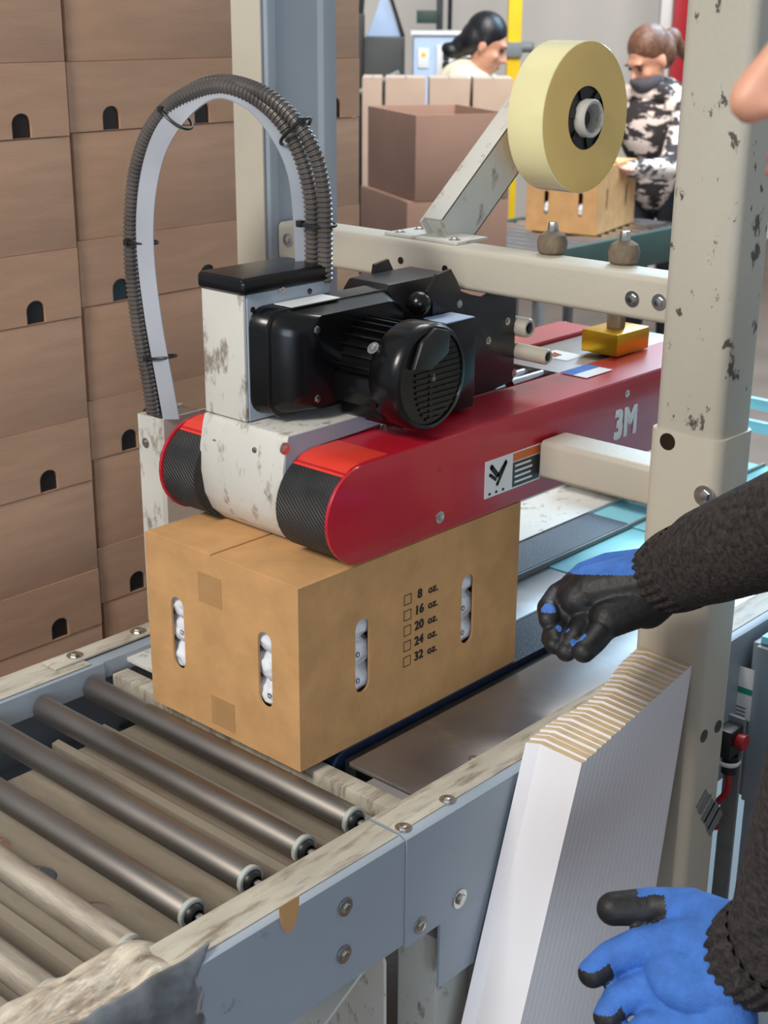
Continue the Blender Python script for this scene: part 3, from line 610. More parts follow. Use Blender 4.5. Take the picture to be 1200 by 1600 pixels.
for i, p in enumerate(pts):
    dd = (pts[min(i+1, 159)]-pts[max(i-1, 0)]).normalized(); nrm = Vector((-.35, .93, .1)); wv = dd.cross(nrm).normalized()
    k = i/159; tw = 0 if k < .45 else min(1, (k-.45)/.25)
    wv = (wv*(1-tw)+Vector((.5, .85, 0))*tw).normalized(); nn = dd.cross(wv).normalized()
    rows.append([t.verts.new(p+wv*.0165+nn*.0012), t.verts.new(p-wv*.0165+nn*.0012), t.verts.new(p-wv*.0165-nn*.0012), t.verts.new(p+wv*.0165-nn*.0012)])
for a_, b_ in zip(rows, rows[1:]):
    for k in range(4): t.faces.new((a_[k], a_[(k+1) % 4], b_[(k+1) % 4], b_[k]))
t.faces.new(rows[0]); t.faces.new(rows[-1][::-1]); bmesh.ops.recalc_face_normals(t, faces=t.faces); b = MB(); b.add(t); b.build('flat_strap', 'strap', loop)
def tie(c, d, rx, ry):
    c = Vector(c); d = Vector(d).normalized(); a = d.cross(Vector((-.35, .9, .1))).normalized(); e = d.cross(a)
    ring_ = [c+a*rx*math.cos(k*2*PI/28)+e*ry*math.sin(k*2*PI/28) for k in range(29)]
    b = MB(); b.tube(ring_, .0026, 6, cap=False); b.box(ring_[3]-Vector((.005,)*3), ring_[3]+Vector((.005,)*3), .001); b.build('cable_tie', 'black_plain', loop)
tie((-0.5592, 0.2180, 0.5137), (-0.15, 0, .9), .029, .019); tie((-0.5940, 0.2160, 0.7107), (0, 0, 1), .029, .019)
tie((-0.4928, 0.2200, 0.9241), (.5, 0, .6), .030, .020); tie((-0.2422, 0.2450, 0.9144), (.6, .1, -.7), .031, .021); tie((-0.2181, 0.2660, 0.7742), (.05, 0, 1), .030, .021)
b = MB(); b.cyl((-0.6095, 0.2350, 0.4055), (-0.6102, 0.2350, 0.3717), .019, bev=.002); b.build('conduit_gland', 'black_plain', loop)

# ------------------------------------------------------------------ the carton being sealed
CW, CL, CH, ct = .350, .532, .3, .004
box_ = thing('kraft_carton', 'kraft carton with slotted hand holes and size checkboxes under the red beams', 'carton', (-.175, .266, 0))
def slotted(name, w_, h_, slots, mx, parent=box_, th_=ct, m='kraft'):
    bb = MB(); bb.plate(rect(0, 0, w_, h_), [stadium(cx, cy, sw, sh) for (cx, cy, sw, sh) in slots], th_, mx); return bb.build(name, m, parent, smooth=30)
slotted('front_panel', CW, CH, [(.0735, .145, .030, .125), (.2765, .147, .030, .125)], frame((-CW, ct/2, 0), (1, 0, 0), (0, 0, 1)))
slotted('back_panel', CW, CH, [(.0735, .145, .030, .125), (.2765, .147, .030, .125)], frame((-CW, CL-ct/2, 0), (1, 0, 0), (0, 0, 1)))
slotted('side_panel', CL-2*ct, CH, [(.137-ct, .147, .032, .125), (.394-ct, .144, .032, .125)], frame((-ct/2, ct, 0), (0, 1, 0), (0, 0, 1)))
slotted('side_panel', CL-2*ct, CH, [(.137-ct, .147, .032, .125), (.394-ct, .144, .032, .125)], frame((-CW+ct/2, ct, 0), (0, 1, 0), (0, 0, 1)))
b = MB(); b.box((-CW+ct, ct, 0.0005), (-ct, CL-ct, .004)); b.build('bottom', 'kraft', box_)
sx = -.193
b = MB(); b.prism([(-CW+.001, CH-.0005), (-CW+.006, CH+.0035), (sx-.003, CH+.0035), (sx-.001, CH+.0015), (sx-.001, CH-.0005)], 'y', .001, CL-.001, .0006); b.build('top_flap', 'kraft', box_)
b = MB(); b.prism([(-.001, CH-.0005), (-.006, CH+.0030), (sx+.005, CH+.0030), (sx+.003, CH+.001), (sx+.003, CH-.0005)], 'y', .001, CL-.001, .0006); b.build('top_flap', 'kraft', box_)
b = MB(); b.box((-CW+.005, .006, CH-.005), (-.005, .12, CH-.001)); b.build('inner_flap', 'kraft_in', box_)
b = MB(); b.box((-.201, -.0006, .012), (-.146, .0001, .062)); b.build('glue_mark', 'gluemark', box_)
b = MB(); b.box((-.222, -.0006, .218), (-.168, .0001, .268)); b.build('glue_mark', 'gluemark', box_)
# printing on the side
rows_ = [(' 8  oz.', .2005), ('16  oz.', .1735), ('20  oz.', .1465), ('24  oz.', .1195), ('32  oz.', .0925)]
for s_, z in rows_:
    y0 = .233; b = MB(); e = .0012; sq = .0175
    for (a0, a1, b0, b1) in ((0, sq, 0, e), (0, sq, sq-e, sq), (0, e, 0, sq), (sq-e, sq, 0, sq)): b.box((.0001, y0+a0, z+b0), (.0005, y0+a1, z+b1))
    b.build('checkbox', 'ink', box_)
    num, oz = s_.split()
    text('size_print', num, .0215, 'ink', box_, (.0003, .259 if len(num) == 2 else .2655, z+.003), off=.0005)
    text('unit_print', oz, .0195, 'ink', box_, (.0003, .2915, z+.0035), off=.0002)
# wrapped cups inside, three lumps behind every slot
slots_w = [('left slot of the carton front', -CW+.0735, .032, 'y', .145), ('right slot of the carton front', -CW+.2765, .032, 'y', .147),
           ('near slot of the carton side', -.030, .137, 'x', .147), ('far slot of the carton side', -.030, .394, 'x', .144)]
cup0 = None
def crumpled_cup(c, r, seed):
    t = bmesh.new(); bmesh.ops.create_icosphere(t, subdivisions=4, radius=1)
    for v in t.verts:
        n0 = noise.noise(v.co*2.2+Vector((seed, 0, 0)))*.16+noise.noise(v.co*6+Vector((seed, 4, 0)))*.07; v.co *= 1+n0
        v.co.x *= r[0]; v.co.y *= r[1]; v.co.z *= r[2]; v.co += Vector(c)
    return t
for (nm, x, y, ax, zc) in slots_w:
    for k, pos in enumerate(('bottom', 'middle', 'top')):
        z = zc+(-.047+.045*k); c = (x-.010, .0285, z) if ax == 'y' else (-.0295, y+.006, z)
        b = MB(); b.add(crumpled_cup(c, (.038, .0215, .0255) if ax == 'y' else (.0215, .038, .0255), k*3+x*50))
        o = b.build('wrapped_cup', 'white_plastic', smooth=60)
        tag(o, 'white film-wrapped cup, %s one showing in the %s' % (pos, nm), 'cup', 'wrapped cups inside the kraft carton')
        if k == (1 if x < -.2 else 0) or (ax == 'x' and k == 1):
            bb = MB(); cc = Vector((x+.002, .0058, z+.002)) if ax == 'y' else Vector((-.0062, y-.004, z+.003))
            bb.lathe([(0, .0034), (.0006, .0030), (.0006, .0042), (0, .0042)], cc, (0, -1, 0) if ax == 'y' else (1, 0, 0), 20); bb.build('printed_mark', 'trousers', o)

# ------------------------------------------------------------------ bundle of folded white boards
NS = 24
order = []
for i in range(NS):
    u = i/(NS-1)
    y_top = .245+.285*u; z_top = .050+.056*u+.0008*math.sin(i*2.3); lean = .315-.16*u   # dy/dz
    sp_b = (.285+.16*(z_top-FL))/(NS-1)
    z_bot = FL+.004; H_ = z_top-z_bot; xo = .010*math.sin(u*3.1)-.006*math.sin(u*9); th_ = .01225
    x0 = .248+xo+.006*u; x1 = x0+.018; x2 = .342+.004*u
    # cross-section: short turned edge then the long face
    dz0, dz1 = .0, -.0
    P_ = [(x0, -.012), (x1, 0), (x2, .0), (x2, th_), (x1-.003, th_), (x0, th_-.006)]
    t = bmesh.new(); 
    top = [t.verts.new((p[0], y_top+p[1], z_top-(.004 if p[0] == x2 else 0)+random.uniform(-.0004, .0004))) for p in P_]
    bot = [t.verts.new((p[0], y_top+(p[1] if k_ < 3 else p[1]+sp_b-.0124)-lean*H_, z_bot)) for k_, p in enumerate(P_)]
    n = len(P_); ft = t.faces.new(top); t.faces.new(bot[::-1])
    for k in range(n): t.faces.new((top[k], bot[k], bot[(k+1) % n], top[(k+1) % n]))
    bmesh.ops.recalc_face_normals(t, faces=t.faces)
    b = MB(); b.add(t)
    for f in b.bm.faces:
        if f.normal.z > .8: f.material_index = 1
    o = b.build('folded_board', ['sheet_white', 'sheet_edge'], smooth=0)
    ordn = ['first', 'second', 'third', 'fourth', 'fifth', 'sixth', 'seventh', 'eighth', 'ninth', 'tenth', 'eleventh', 'twelfth']
    lab_ = 'tall folded white board, the %s from the %s of the leaning bundle' % (ordn[i] if i < 12 else ordn[NS-1-i], 'front' if i < 12 else 'back')
    tag(o, lab_, 'folded board', 'folded white boards in the leaning bundle')

# ------------------------------------------------------------------ walls of stacked cartons on the left
def stack_carton(x, y0, y1, zt, pitch, inset, mats, hole=True, depth=.34, rot=0):
    """built facing +x; upper part and an outer flap that laps over the carton below, with arched hand holes"""
    h1 = pitch*.61; w_ = y1-y0; r = thing('stacked_carton', '', 'carton', ((x-depth/2), (y0+y1)/2, zt-pitch), 'cartons stacked behind the conveyor')
    b = MB(); b.box((x-depth, y0+.006+inset, zt-pitch+.001), (x-.016, y1-.004, zt-.001), .002); b.build('body', mats, r)
    # upper face panel
    b = MB(); b.box((x-.0155, y0+.002+inset, zt-h1+.0008), (x-.003, y1-.002, zt-.0008), .0012); b.build('upper_panel', mats, r)
    hs = []
    if hole:
        for f in (.235, .775):
            cy = w_*f; rr = .0235
            hs.append([(cy-rr, .0015)]+[(cy-rr*math.cos(a), .038-.012+rr*.9*math.sin(a)+.004) for a in [k*PI/10 for k in range(11)]]+[(cy+rr, .0015)])
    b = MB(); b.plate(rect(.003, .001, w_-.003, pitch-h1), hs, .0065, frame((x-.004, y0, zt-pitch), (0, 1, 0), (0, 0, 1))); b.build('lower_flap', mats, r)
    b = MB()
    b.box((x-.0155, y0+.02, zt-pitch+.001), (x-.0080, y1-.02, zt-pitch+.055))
    b.build('hand_hole_shade', 'eye', r)  # dark strip standing in for the shade behind the hand holes
    return r
XS = -1.2
colA = (-.02, .510, [1.215, .834, .451, .074, -.283, -.64]); colB = (.515, .990, [1.205, .838, .466, .115, -.240, -.60]); colC = (1.000, 1.409, [1.195, .828, .47, .112, -.245, -.605])
ordn = ['topmost', 'second from the top', 'third from the top', 'fourth from the top', 'fifth from the top', 'sixth from the top', 'lowest']
for (y0, y1, tops), nm, ins, xs in ((colA, 'leftmost column', 0, XS+.012), (colB, 'middle column', .008, XS), (colC, 'rightmost column', 0, XS)):
    tops = [tops[0]+.37]+tops
    for i, zt in enumerate(tops):
        zb = tops[i+1] if i+1 < len(tops) else FL+.0
        p = zt-zb
        if p < .02: continue
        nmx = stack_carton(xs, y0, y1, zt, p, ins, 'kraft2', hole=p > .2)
        nmx['label'] = 'brown stacked carton with arched hand holes, %s in the %s' % (ordn[i], nm)

# ------------------------------------------------------------------ background cartons behind the cross beam
def yawed(o, loc, ang_):
    o.location = loc; o.rotation_euler = (0, 0, ang_)
fwd = math.atan2(f_.y, f_.x)     # azimuth of the view
def plain_carton(label, w_, d_, h_, loc, ang_, m='kraft3', group=None, open_top=False, name='cardboard_box'):
    """front face on local -y; origin front-left bottom corner"""
    r = thing(name, label, 'carton', (0, 0, 0), group); th_ = .006
    b = MB(); b.box((0, 0, 0), (w_, th_, h_), .001); b.build('front_panel', m, r)
    b = MB(); b.box((0, d_-th_, 0), (w_, d_, h_), .001); b.build('back_panel', m, r)
    for x in (0, w_-th_):
        b = MB(); b.box((x, th_, 0), (x+th_, d_-th_, h_), .001); b.build('side_panel', m, r)
    b = MB(); b.box((th_, th_, 0), (w_-th_, d_-th_, th_)); b.build('bottom', m, r)
    if not open_top:
        b = MB(); b.box((.001, .001, h_), (w_/2-.002, d_-.001, h_+.005)); b.build('top_flap', m, r)
        b = MB(); b.box((w_/2+.002, .001, h_), (w_-.001, d_-.001, h_+.005)); b.build('top_flap', m, r)
    yawed(r, loc, ang_); return r
a1 = math.radians(42+20)
# big open carton: corner at px (650,180)
pc = Vector((-2.4426, 3.0509, 0.6881)); rx_ = Vector((math.cos(a1), math.sin(a1), 0))
o = plain_carton('large open brown carton rim-up behind the cross beam, topmost of its stack', .41, .58, .336, (pc.x, pc.y, pc.z-.336), a1, 'kraft3', open_top=True)
for k in range(2):
    o = plain_carton('large brown carton %s the open carton behind the cross beam' % ('directly under' if k == 0 else 'at the floor beneath'), .443, .58, .336, (pc.x-.033*rx_.x, pc.y-.033*rx_.y, pc.z-.678-.341*k), a1, 'kraft3')
# supporting pallet down to the floor
ps = MB(); ps.box((0, 0, 0), (.50, .66, .09), .004)
for k in range(3): ps.box((0, .02+.25*k, -.09), (.5, .12+.25*k, 0), .003)
po_ = ps.build('pallet', 'kraft_in', origin=(0, 0, -.09)); po_.location = (pc.x-.05, pc.y-.05, FL); po_.rotation_euler = (0, 0, a1); tag(po_, 'low wooden pallet under the stack of large cartons', 'pallet')
# row of pale cartons
pr0 = Vector((-3.7436, 4.1294, 0.6152)); pr1 = Vector((-3.1634, 4.6474, 0.5986)); dr = (pr1-pr0); dr.z = 0; L_ = dr.length; ar = math.atan2(dr.y, dr.x); n_c = 4
ws = [0, .15, .435, .72, 1.0]
for i in range(4):
    a = pr0+dr*ws[i]; wd = (ws[i+1]-ws[i])*L_-.018
    plain_carton('pale carton, %s in the row of four by the dark-haired person' % ['leftmost', 'second from the left', 'third from the left', 'rightmost'][i], wd, .35, 1.065, (a.x, a.y, FL+.02+.44), ar, 'kraft_pale', 'pale cartons in a row')
pt = Vector(pr0)-dr*.05
b = MB(); b.box((0, 0, 0), (L_*1.12, .42, .02), .003); tb = b.build('bench_top', 'greyblue_d', None, origin=(0, 0, 0)); tb.name = 'packing_bench'
tb.location = (pt.x, pt.y, FL+.44); tb.rotation_euler = (0, 0, ar); tag(tb, 'low grey bench carrying the row of pale cartons', 'bench')
for (x, y) in ((.03, .03), (L_*1.09, .03), (.03, .38), (L_*1.09, .38)):
    b = MB(); b.box((x-.02, y-.02, -.44), (x+.02, y+.02, 0)); lg = b.build('leg', 'greyblue_d', None, origin=(0, 0, 0)); lg.parent = tb; lg.location = (0, 0, 0)
# packed carton on the far conveyor
cc_ = Vector((-2.3793, 4.2555, 0.0942)); ZF = cc_.z
aX = math.radians(0)
far_box = thing('kraft_carton', 'orange-brown carton with slots in front of the person in the patterned hoodie', 'carton', (0, 0, 0))
b = MB(); b.plate(rect(0, 0, CW, CH), [stadium(.10, .135, .022, .11), stadium(.27, .135, .022, .11)], ct, frame((-CW, 0, 0), (1, 0, 0), (0, 0, 1))); b.build('front_panel', 'kraft', far_box)
b = MB(); b.plate(rect(0, 0, CL, CH), [stadium(.13, .145, .022, .11), stadium(.40, .145, .022, .11)], ct, frame((0, 0, 0), (0, 1, 0), (0, 0, 1))); b.build('side_panel', 'kraft', far_box)
b = MB(); b.plate(rect(0, 0, CL, CH), [], ct, frame((-CW, 0, 0), (0, 1, 0), (0, 0, 1))); b.build('side_panel', 'kraft', far_box)
b = MB(); b.plate(rect(0, 0, CW, CH), [], ct, frame((-CW, CL, 0), (1, 0, 0), (0, 0, 1))); b.build('back_panel', 'kraft', far_box)
b = MB(); b.box((-CW, 0, .001), (0, CL, .005)); b.build('bottom', 'kraft', far_box)
b = MB(); b.box((-CW, 0, CH), (-CW/2-.003, CL, CH+.004)); b.build('top_flap', 'kraft', far_box)
b = MB(); b.box((-CW/2+.003, 0, CH), (0, CL, CH+.004)); b.build('top_flap', 'kraft', far_box)
far_box.location = cc_; far_box.rotation_euler = (0, 0, math.radians(14))
for (dx, dy, nm) in ((-.25, .035, 'left front'), (-.08, .035, 'right front'), (-.035, .13, 'near side'), (-.035, .40, 'far side')):
    b = MB(); q_ = Matrix.Rotation(math.radians(14), 3, 'Z') @ Vector((dx, dy, .105)); b.add(crumpled_cup(cc_+q_, (.03, .03, .035), dx*40)); tag(b.build('wrapped_cup', 'white_plastic', smooth=60), 'white wrapped cup showing in the %s slot of the far orange-brown carton' % nm, 'cup', 'wrapped cups in the far carton')
# far roller conveyor, running away to the right behind the cross beam
fc = thing('roller_conveyor', 'background roller conveyor with dark green side under the far slotted carton', 'conveyor', (cc_.x, cc_.y-.2, FL))
A = Vector((cc_.x+.16, cc_.y-.75, ZF-.005))
def fbox(name, lo, hi, m, bev=.002):
    b = MB(); b.box(lo, hi, bev); return b.build(name, m, fc)
fbox('side_rail', (cc_.x+.10, cc_.y-.62, ZF-.16), (cc_.x+.13, cc_.y+.72, ZF-.0), 'greenboard')
fbox('side_rail', (cc_.x-.62, cc_.y-.62, ZF-.16), (cc_.x-.59, cc_.y+.72, ZF-.0), 'greenboard')
for k in range(14):
    y = cc_.y-.58+.095*k; b = MB(); b.cyl((cc_.x-.585, y, ZF-.032), (cc_.x+.095, y, ZF-.032), .028, seg=18, bev=.002); b.build('roller', 'chrome', fc)
for (x, y) in ((-.605, -.58), (.115, -.58), (-.605, .68), (.115, .68)): fbox('leg', (cc_.x+x-.02, cc_.y+y-.02, FL), (cc_.x+x+.02, cc_.y+y+.02, ZF-.15), 'greyblue_d')

# ------------------------------------------------------------------ exit side: out-feed table, guards with sky blue in their colour, control box
of = thing('outfeed_table', 'metal outfeed table, blue sky sheen in its colour, beyond the cream column', 'table', (.55, 1.75, FL))
def obx(name, lo, hi, m, root, bev=.002):
    b = MB(); b.box(lo, hi, bev); return b.build(name, m, root)
obx('table_top', (.27, .93, -.015), (.85, 2.9, .0), 'sky_metal', of)
for k in range(5): obx('guide_strip', (.30+.10*k, .94, .0), (.335+.10*k, 2.9, .008), 'sky_metal', of)
obx('front_apron', (.27, .915, -.34), (.85, .929, -.016), 'greyblue', of)
obx('side_apron', (.256, .93, -.34), (.269, 2.9, -.016), 'greyblue', of)
for (x, y) in ((.27, .93), (.80, .93), (.27, 2.84), (.80, 2.84)): obx('leg', (x, y, FL), (x+.05, y+.05, -.34), 'greyblue', of)
la = Vector((0.2376, 0.9150, -0.1709)); lb_ = Vector((0.2617, 0.9150, -0.0648))
o = obx('label', (la.x, .9135, la.z), (lb_.x+.01, .9148, lb_.z), 'label_white', of, 0)
obx('teal_stripe', (la.x, .9125, (la.z+lb_.z)/2), (lb_.x+.01, .9134, (la.z+lb_.z)/2+.012), 'label_teal', o, 0)
for k in range(3): obx('print_line', (la.x+.003, .9125, la.z+.006+.008*k), (lb_.x, .9134, la.z+.009+.008*k), 'greyblue_d', o, 0)
xr = thing('guide_rails', 'pair of bright horizontal steel guide rails beyond the column at right', 'rail', (.0, 1.95, -.03))
for z in (.06, .12): b = MB(); b.box((-.6, 1.94, z), (.9, 1.96, z+.03), .003); b.build('rail', 'sky_metal', xr)
for x in (-.55, .6): b = MB(); b.box((x, 1.962, -.03), (x+.03, 1.99, .16), .003); b.build('rail_post', 'greyblue', xr)
wl = thing('guide_rails', 'cream guide rails crossing under the support arm beyond the lower belts', 'rail', (-.2, 1.42, 0))
for (y, z) in ((1.40, .045), (1.40, .0)): b = MB(); b.box((-.52, y, z+.002), (.16, y+.05, z+.032), .004); b.build('rail', 'cream_dirty', wl)
for x in (-.51, .13): b = MB(); b.box((x, 1.452, .001), (x+.03, 1.49, .075), .002); b.build('rail_end', 'zinc', wl)
es = thing('emergency_stop', 'black switch box with a red button and white ring beside the column base', 'switch', (.41, .80, -.15))
c_es = Vector((0.3100, 0.7744, -0.1446))
b = MB(); b.box(c_es+Vector((-.022, -.022, -.026)), c_es+Vector((.010, .022, .030)), .005); b.build('switch_box', 'black_plain', es)
b = MB(); b.cyl(c_es+Vector((.010, .0, .008)), c_es+Vector((.028, .0, .008)), .013, .015, bev=.002); b.build('red_button', 'redpaint', es)
b = MB(); b.lathe([(0, .020), (.005, .022), (.009, .020), (.005, .017), (0, .020)], c_es+Vector((-.002, 0, -.042)), (0, 0, 1), 28); b.build('white_ring', 'label_white', es)
b = MB(); b.cyl(c_es+Vector((0, 0, -.06)), c_es+Vector((0, 0, -.026)), .014); b.build('cable_gland', 'black_plain', es)
b = MB(); b.box(c_es+Vector((-.022, .022, -.05)), c_es+Vector((.010, .030, .04)), .001); b.box(c_es+Vector((-.022, .022, FL-c_es.z)), c_es+Vector((.010, .030, -.05)), .001); b.build('mounting_post', 'greyblue_d', es)
b = MB(); b.tube(spline([c_es+Vector((0, 0, -.06)), c_es+Vector((.0, .0, -.10)), c_es+Vector((-.02, -.005, -.14)), c_es+Vector((-.02, .01, -.19))], 30), .006, 8); b.build('red_cable', 'redpaint', es)

# ------------------------------------------------------------------ background machine, posts
bg = thing('control_cabinet', 'pale blue control cabinet with white panels behind the dark-haired person', 'cabinet', (0, 0, 0))
b = MB(); b.box((0, 0, 0), (.42, .5, 1.70), .01); b.build('cabinet_body', 'palegreyblue', bg)
b = MB(); b.box((-.02, -.02, 1.70), (.44, .52, 1.725), .004); b.build('cabinet_top', 'label_white', bg)
b = MB(); b.box((.15, -.012, 1.44), (.27, 0, 1.64), .004); pn = b.build('panel', 'label_white', bg)
b = MB(); b.cyl((.21, -.014, 1.52), (.21, -.03, 1.52), .025, seg=20); b.box((.19, -.022, 1.55), (.23, -.012, 1.60)); b.build('dial', 'black_plain', pn)
b = MB(); b.box((.30, -.012, 1.52), (.41, 0, 1.64), .004); b.build('panel', 'label_white', bg)
b = MB(); b.box((.03, -.010, 1.50), (.10, 0, 1.62), .003); sg = b.build('warning_sign', 'label_white', bg)
b = MB(); b.prism([(.045, 1.57), (.085, 1.57), (.065, 1.605)], 'y', -.012, -.010); b.build('yellow_triangle', 'yellow', sg)
pcab = Vector((-4.9357, 5.8795, 0.5417)); yawed(bg, (pcab.x, pcab.y, FL), ar)
zt_c = Vector((-4.9872, 6.0245, 0.9399)).z
bg.scale = (1, 1, (zt_c-FL)/1.725)
bk = thing('dark_machine', 'dark grey machine box left of the pale blue cabinet', 'machine', (0, 0, 0))
b = MB(); b.box((-.02, 0, 0), (.24, .42, 1.66), .01); b.build('machine_body', 'label_dark', bk)
b = MB(); b.box((-.09, .02, 0), (-.03, .40, 1.8), .01); b.build('black_frame', 'black_plain', bk)
b = MB(); b.tube([(-.10, -.05, 1.30), (.20, -.18, 1.45)], .014, 8); b.build('pale_rod', 'capwhite', bk)
b = MB(); b.prism([(-.01, 1.66), (.22, 1.66), (.10, 1.95)], 'y', .1, .22, .004); b.build('pale_hopper', 'palegreyblue', bk)
b = MB(); b.tube([(-.06, .1, 1.7), (.02, .08, 2.6)], .02, 8); b.tube([(.23, .08, 1.66), (.11, .08, 2.0)], .012, 8); b.build('dark_strut', 'black_plain', bk)
p_ = Vector((-5.2917, 5.8367, 0.5278)); yawed(bk, (p_.x, p_.y, FL), ar); bk.scale = (1, 1, (zt_c-FL)/1.70)
def post_at(name, label, cat, px, dist, w_, h_, m, segs=None):
    P = Vector(px); r = thing(name, label, cat, (0, 0, 0)); b = MB(); b.box((-w_/2, -w_/2, 0), (w_/2, w_/2, h_), .006); b.build('post', m, r); yawed(r, (P.x, P.y, FL), ar); return r
yp = post_at('safety_post', 'yellow upright post with a grey clamp behind the tape roll', 'post', (-4.4096, 6.2429, 0.9011), 8, .085, 3.4, 'yellow')
zq = Vector((-4.3947, 6.2270, 0.8401)).z-FL
b = MB(); b.box((-.06, -.07, zq-.05), (.05, .06, zq+.04), .006); b.cyl((.05, -.02, zq+.01), (.12, -.04, zq+.01), .035, .03); b.box((.10, -.05, zq-.03), (.15, -.02, zq-.012), .003); cl_ = b.build('clamp', 'greyblue_d', None, origin=(0, 0, 0)); cl_.parent = yp; cl_.location = (0, 0, 0)
post_at('painted_post', 'red upright post at the back wall above the person in the patterned hoodie', 'post', (-3.8856, 7.3479, 1.0186), 9, .09, 3.4, 'redpaint')
post_at('painted_post', 'white upright post left of the red post at the back', 'post', (-4.0612, 7.4742, 1.0164), 9, .10, 3.4, 'white_pole')
post_at('steel_post', 'dark steel upright above the pale blue cabinet', 'post', (-5.4105, 6.6951, 1.0461), 9, .045, 3.4, 'label_dark')
post_at('steel_post', 'thin blue upright right of the dark upright above the cabinet', 'post', (-5.3578, 6.7431, 1.0465), 9, .03, 3.4, 'trousers')
gp = Vector((-5.3656, 6.5070, 1.0174)); b = MB(); b.box((-.07, 0, 0), (.07, .03, .085), .003); gpo = b.build('green_sign', 'greenboard', None, origin=(0, 0, 0)); yawed(gpo, (gp.x, gp.y, gp.z-.04), ar); tag(gpo, 'small dark green panel mounted on the dark upright at the back', 'panel')

# ------------------------------------------------------------------ people
K = 1.25     # metres -> layout units
def head_parts(C_, f, u, k=K, nose=1.0):
    f = Vector(f).normalized(); u = (Vector(u)-f*Vector(u).dot(f)).normalized(); s = f.cross(u).normalized(); C_ = Vector(C_)
    def P(a, b_, c): return C_+(s*a+f*b_+u*c)*k
    mr = Matrix(((s.x, f.x, u.x, 0), (s.y, f.y, u.y, 0), (s.z, f.z, u.z, 0), (0, 0, 0, 1)))
    E_ = lambda c, r: ('e', P(*c), tuple(v*k for v in r), mr)
    parts = [E_((0, -.012, .035), (.074, .094, .092)), E_((0, .025, -.035), (.060, .066, .080)), E_((0, .058, -.092), (.030, .028, .024)),
             E_((0, .080, .030), (.050, .016, .014)), E_((0, .086, -.068), (.026, .012, .017)),
             ('c', P(0, .088, .012), P(0, .113, -.030), .008*k, .0125*k*nose), E_((.012, .098, -.034), (.009, .011, .008)), E_((-.012, .098, -.034), (.009, .011, .008)),
             E_((.040, .062, -.025), (.020, .018, .020)), E_((-.040, .062, -.025), (.020, .018, .020))]
    for sg in (-1, 1): parts += [E_((sg*.074, -.004, -.008), (.009, .018, .030))]
    return parts, P, E_, mr
def finish_face(root, P, E_, mr, lips=True, k=K):
    for sg in (-1, 1):
        b = MB(); e = E_((sg*.031, .080, .008), (.013, .009, .008)); b.ball(e[1], e[2], 14, mr); b.build('eye', 'eye', root)
        b = MB(); e = E_((sg*.032, .090, .028), (.019, .005, .0035)); b.ball(e[1], e[2], 12, mr); b.build('eyebrow', 'hair_black', root)
    if lips:
        b = MB()
        for dz in (.0035, -.0045): e = E_((0, .094, -.066+dz), (.021, .007, .0045)); b.ball(e[1], e[2], 14, mr)
        b.build('lips', 'lips', root)
def hand_simple(w_, d, side_, up_, k=K):
    """relaxed hand: palm + 4 fingers + thumb"""
    w_ = Vector(w_); d = Vector(d).normalized(); s_ = Vector(side_).normalized(); n = d.cross(s_).normalized(); out = []
    mr = Matrix(((s_.x, d.x, n.x, 0), (s_.y, d.y, n.y, 0), (s_.z, d.z, n.z, 0), (0, 0, 0, 1)))
    out.append(('e', w_+d*.05*k, (.040*k, .052*k, .016*k), mr))
    for i, (o_, L) in enumerate(((-.030, .062), (-.010, .072), (.010, .068), (.029, .052))):
        a = w_+d*.085*k+s_*o_*k; m_ = a+d*L*.55*k-n*.008*k; e = m_+d*L*.40*k-n*.024*k
        out += [('c', a, m_, .0095*k, .0085*k), ('c', m_, e, .0085*k, .0075*k)]
    a = w_+d*.03*k-s_*.030*k; m_ = a-s_*.022*k+d*.03*k; out += [('c', a, m_, .012*k, .010*k), ('c', m_, m_+d*.03*k-s_*.004*k, .010*k, .0085*k)]
    return out
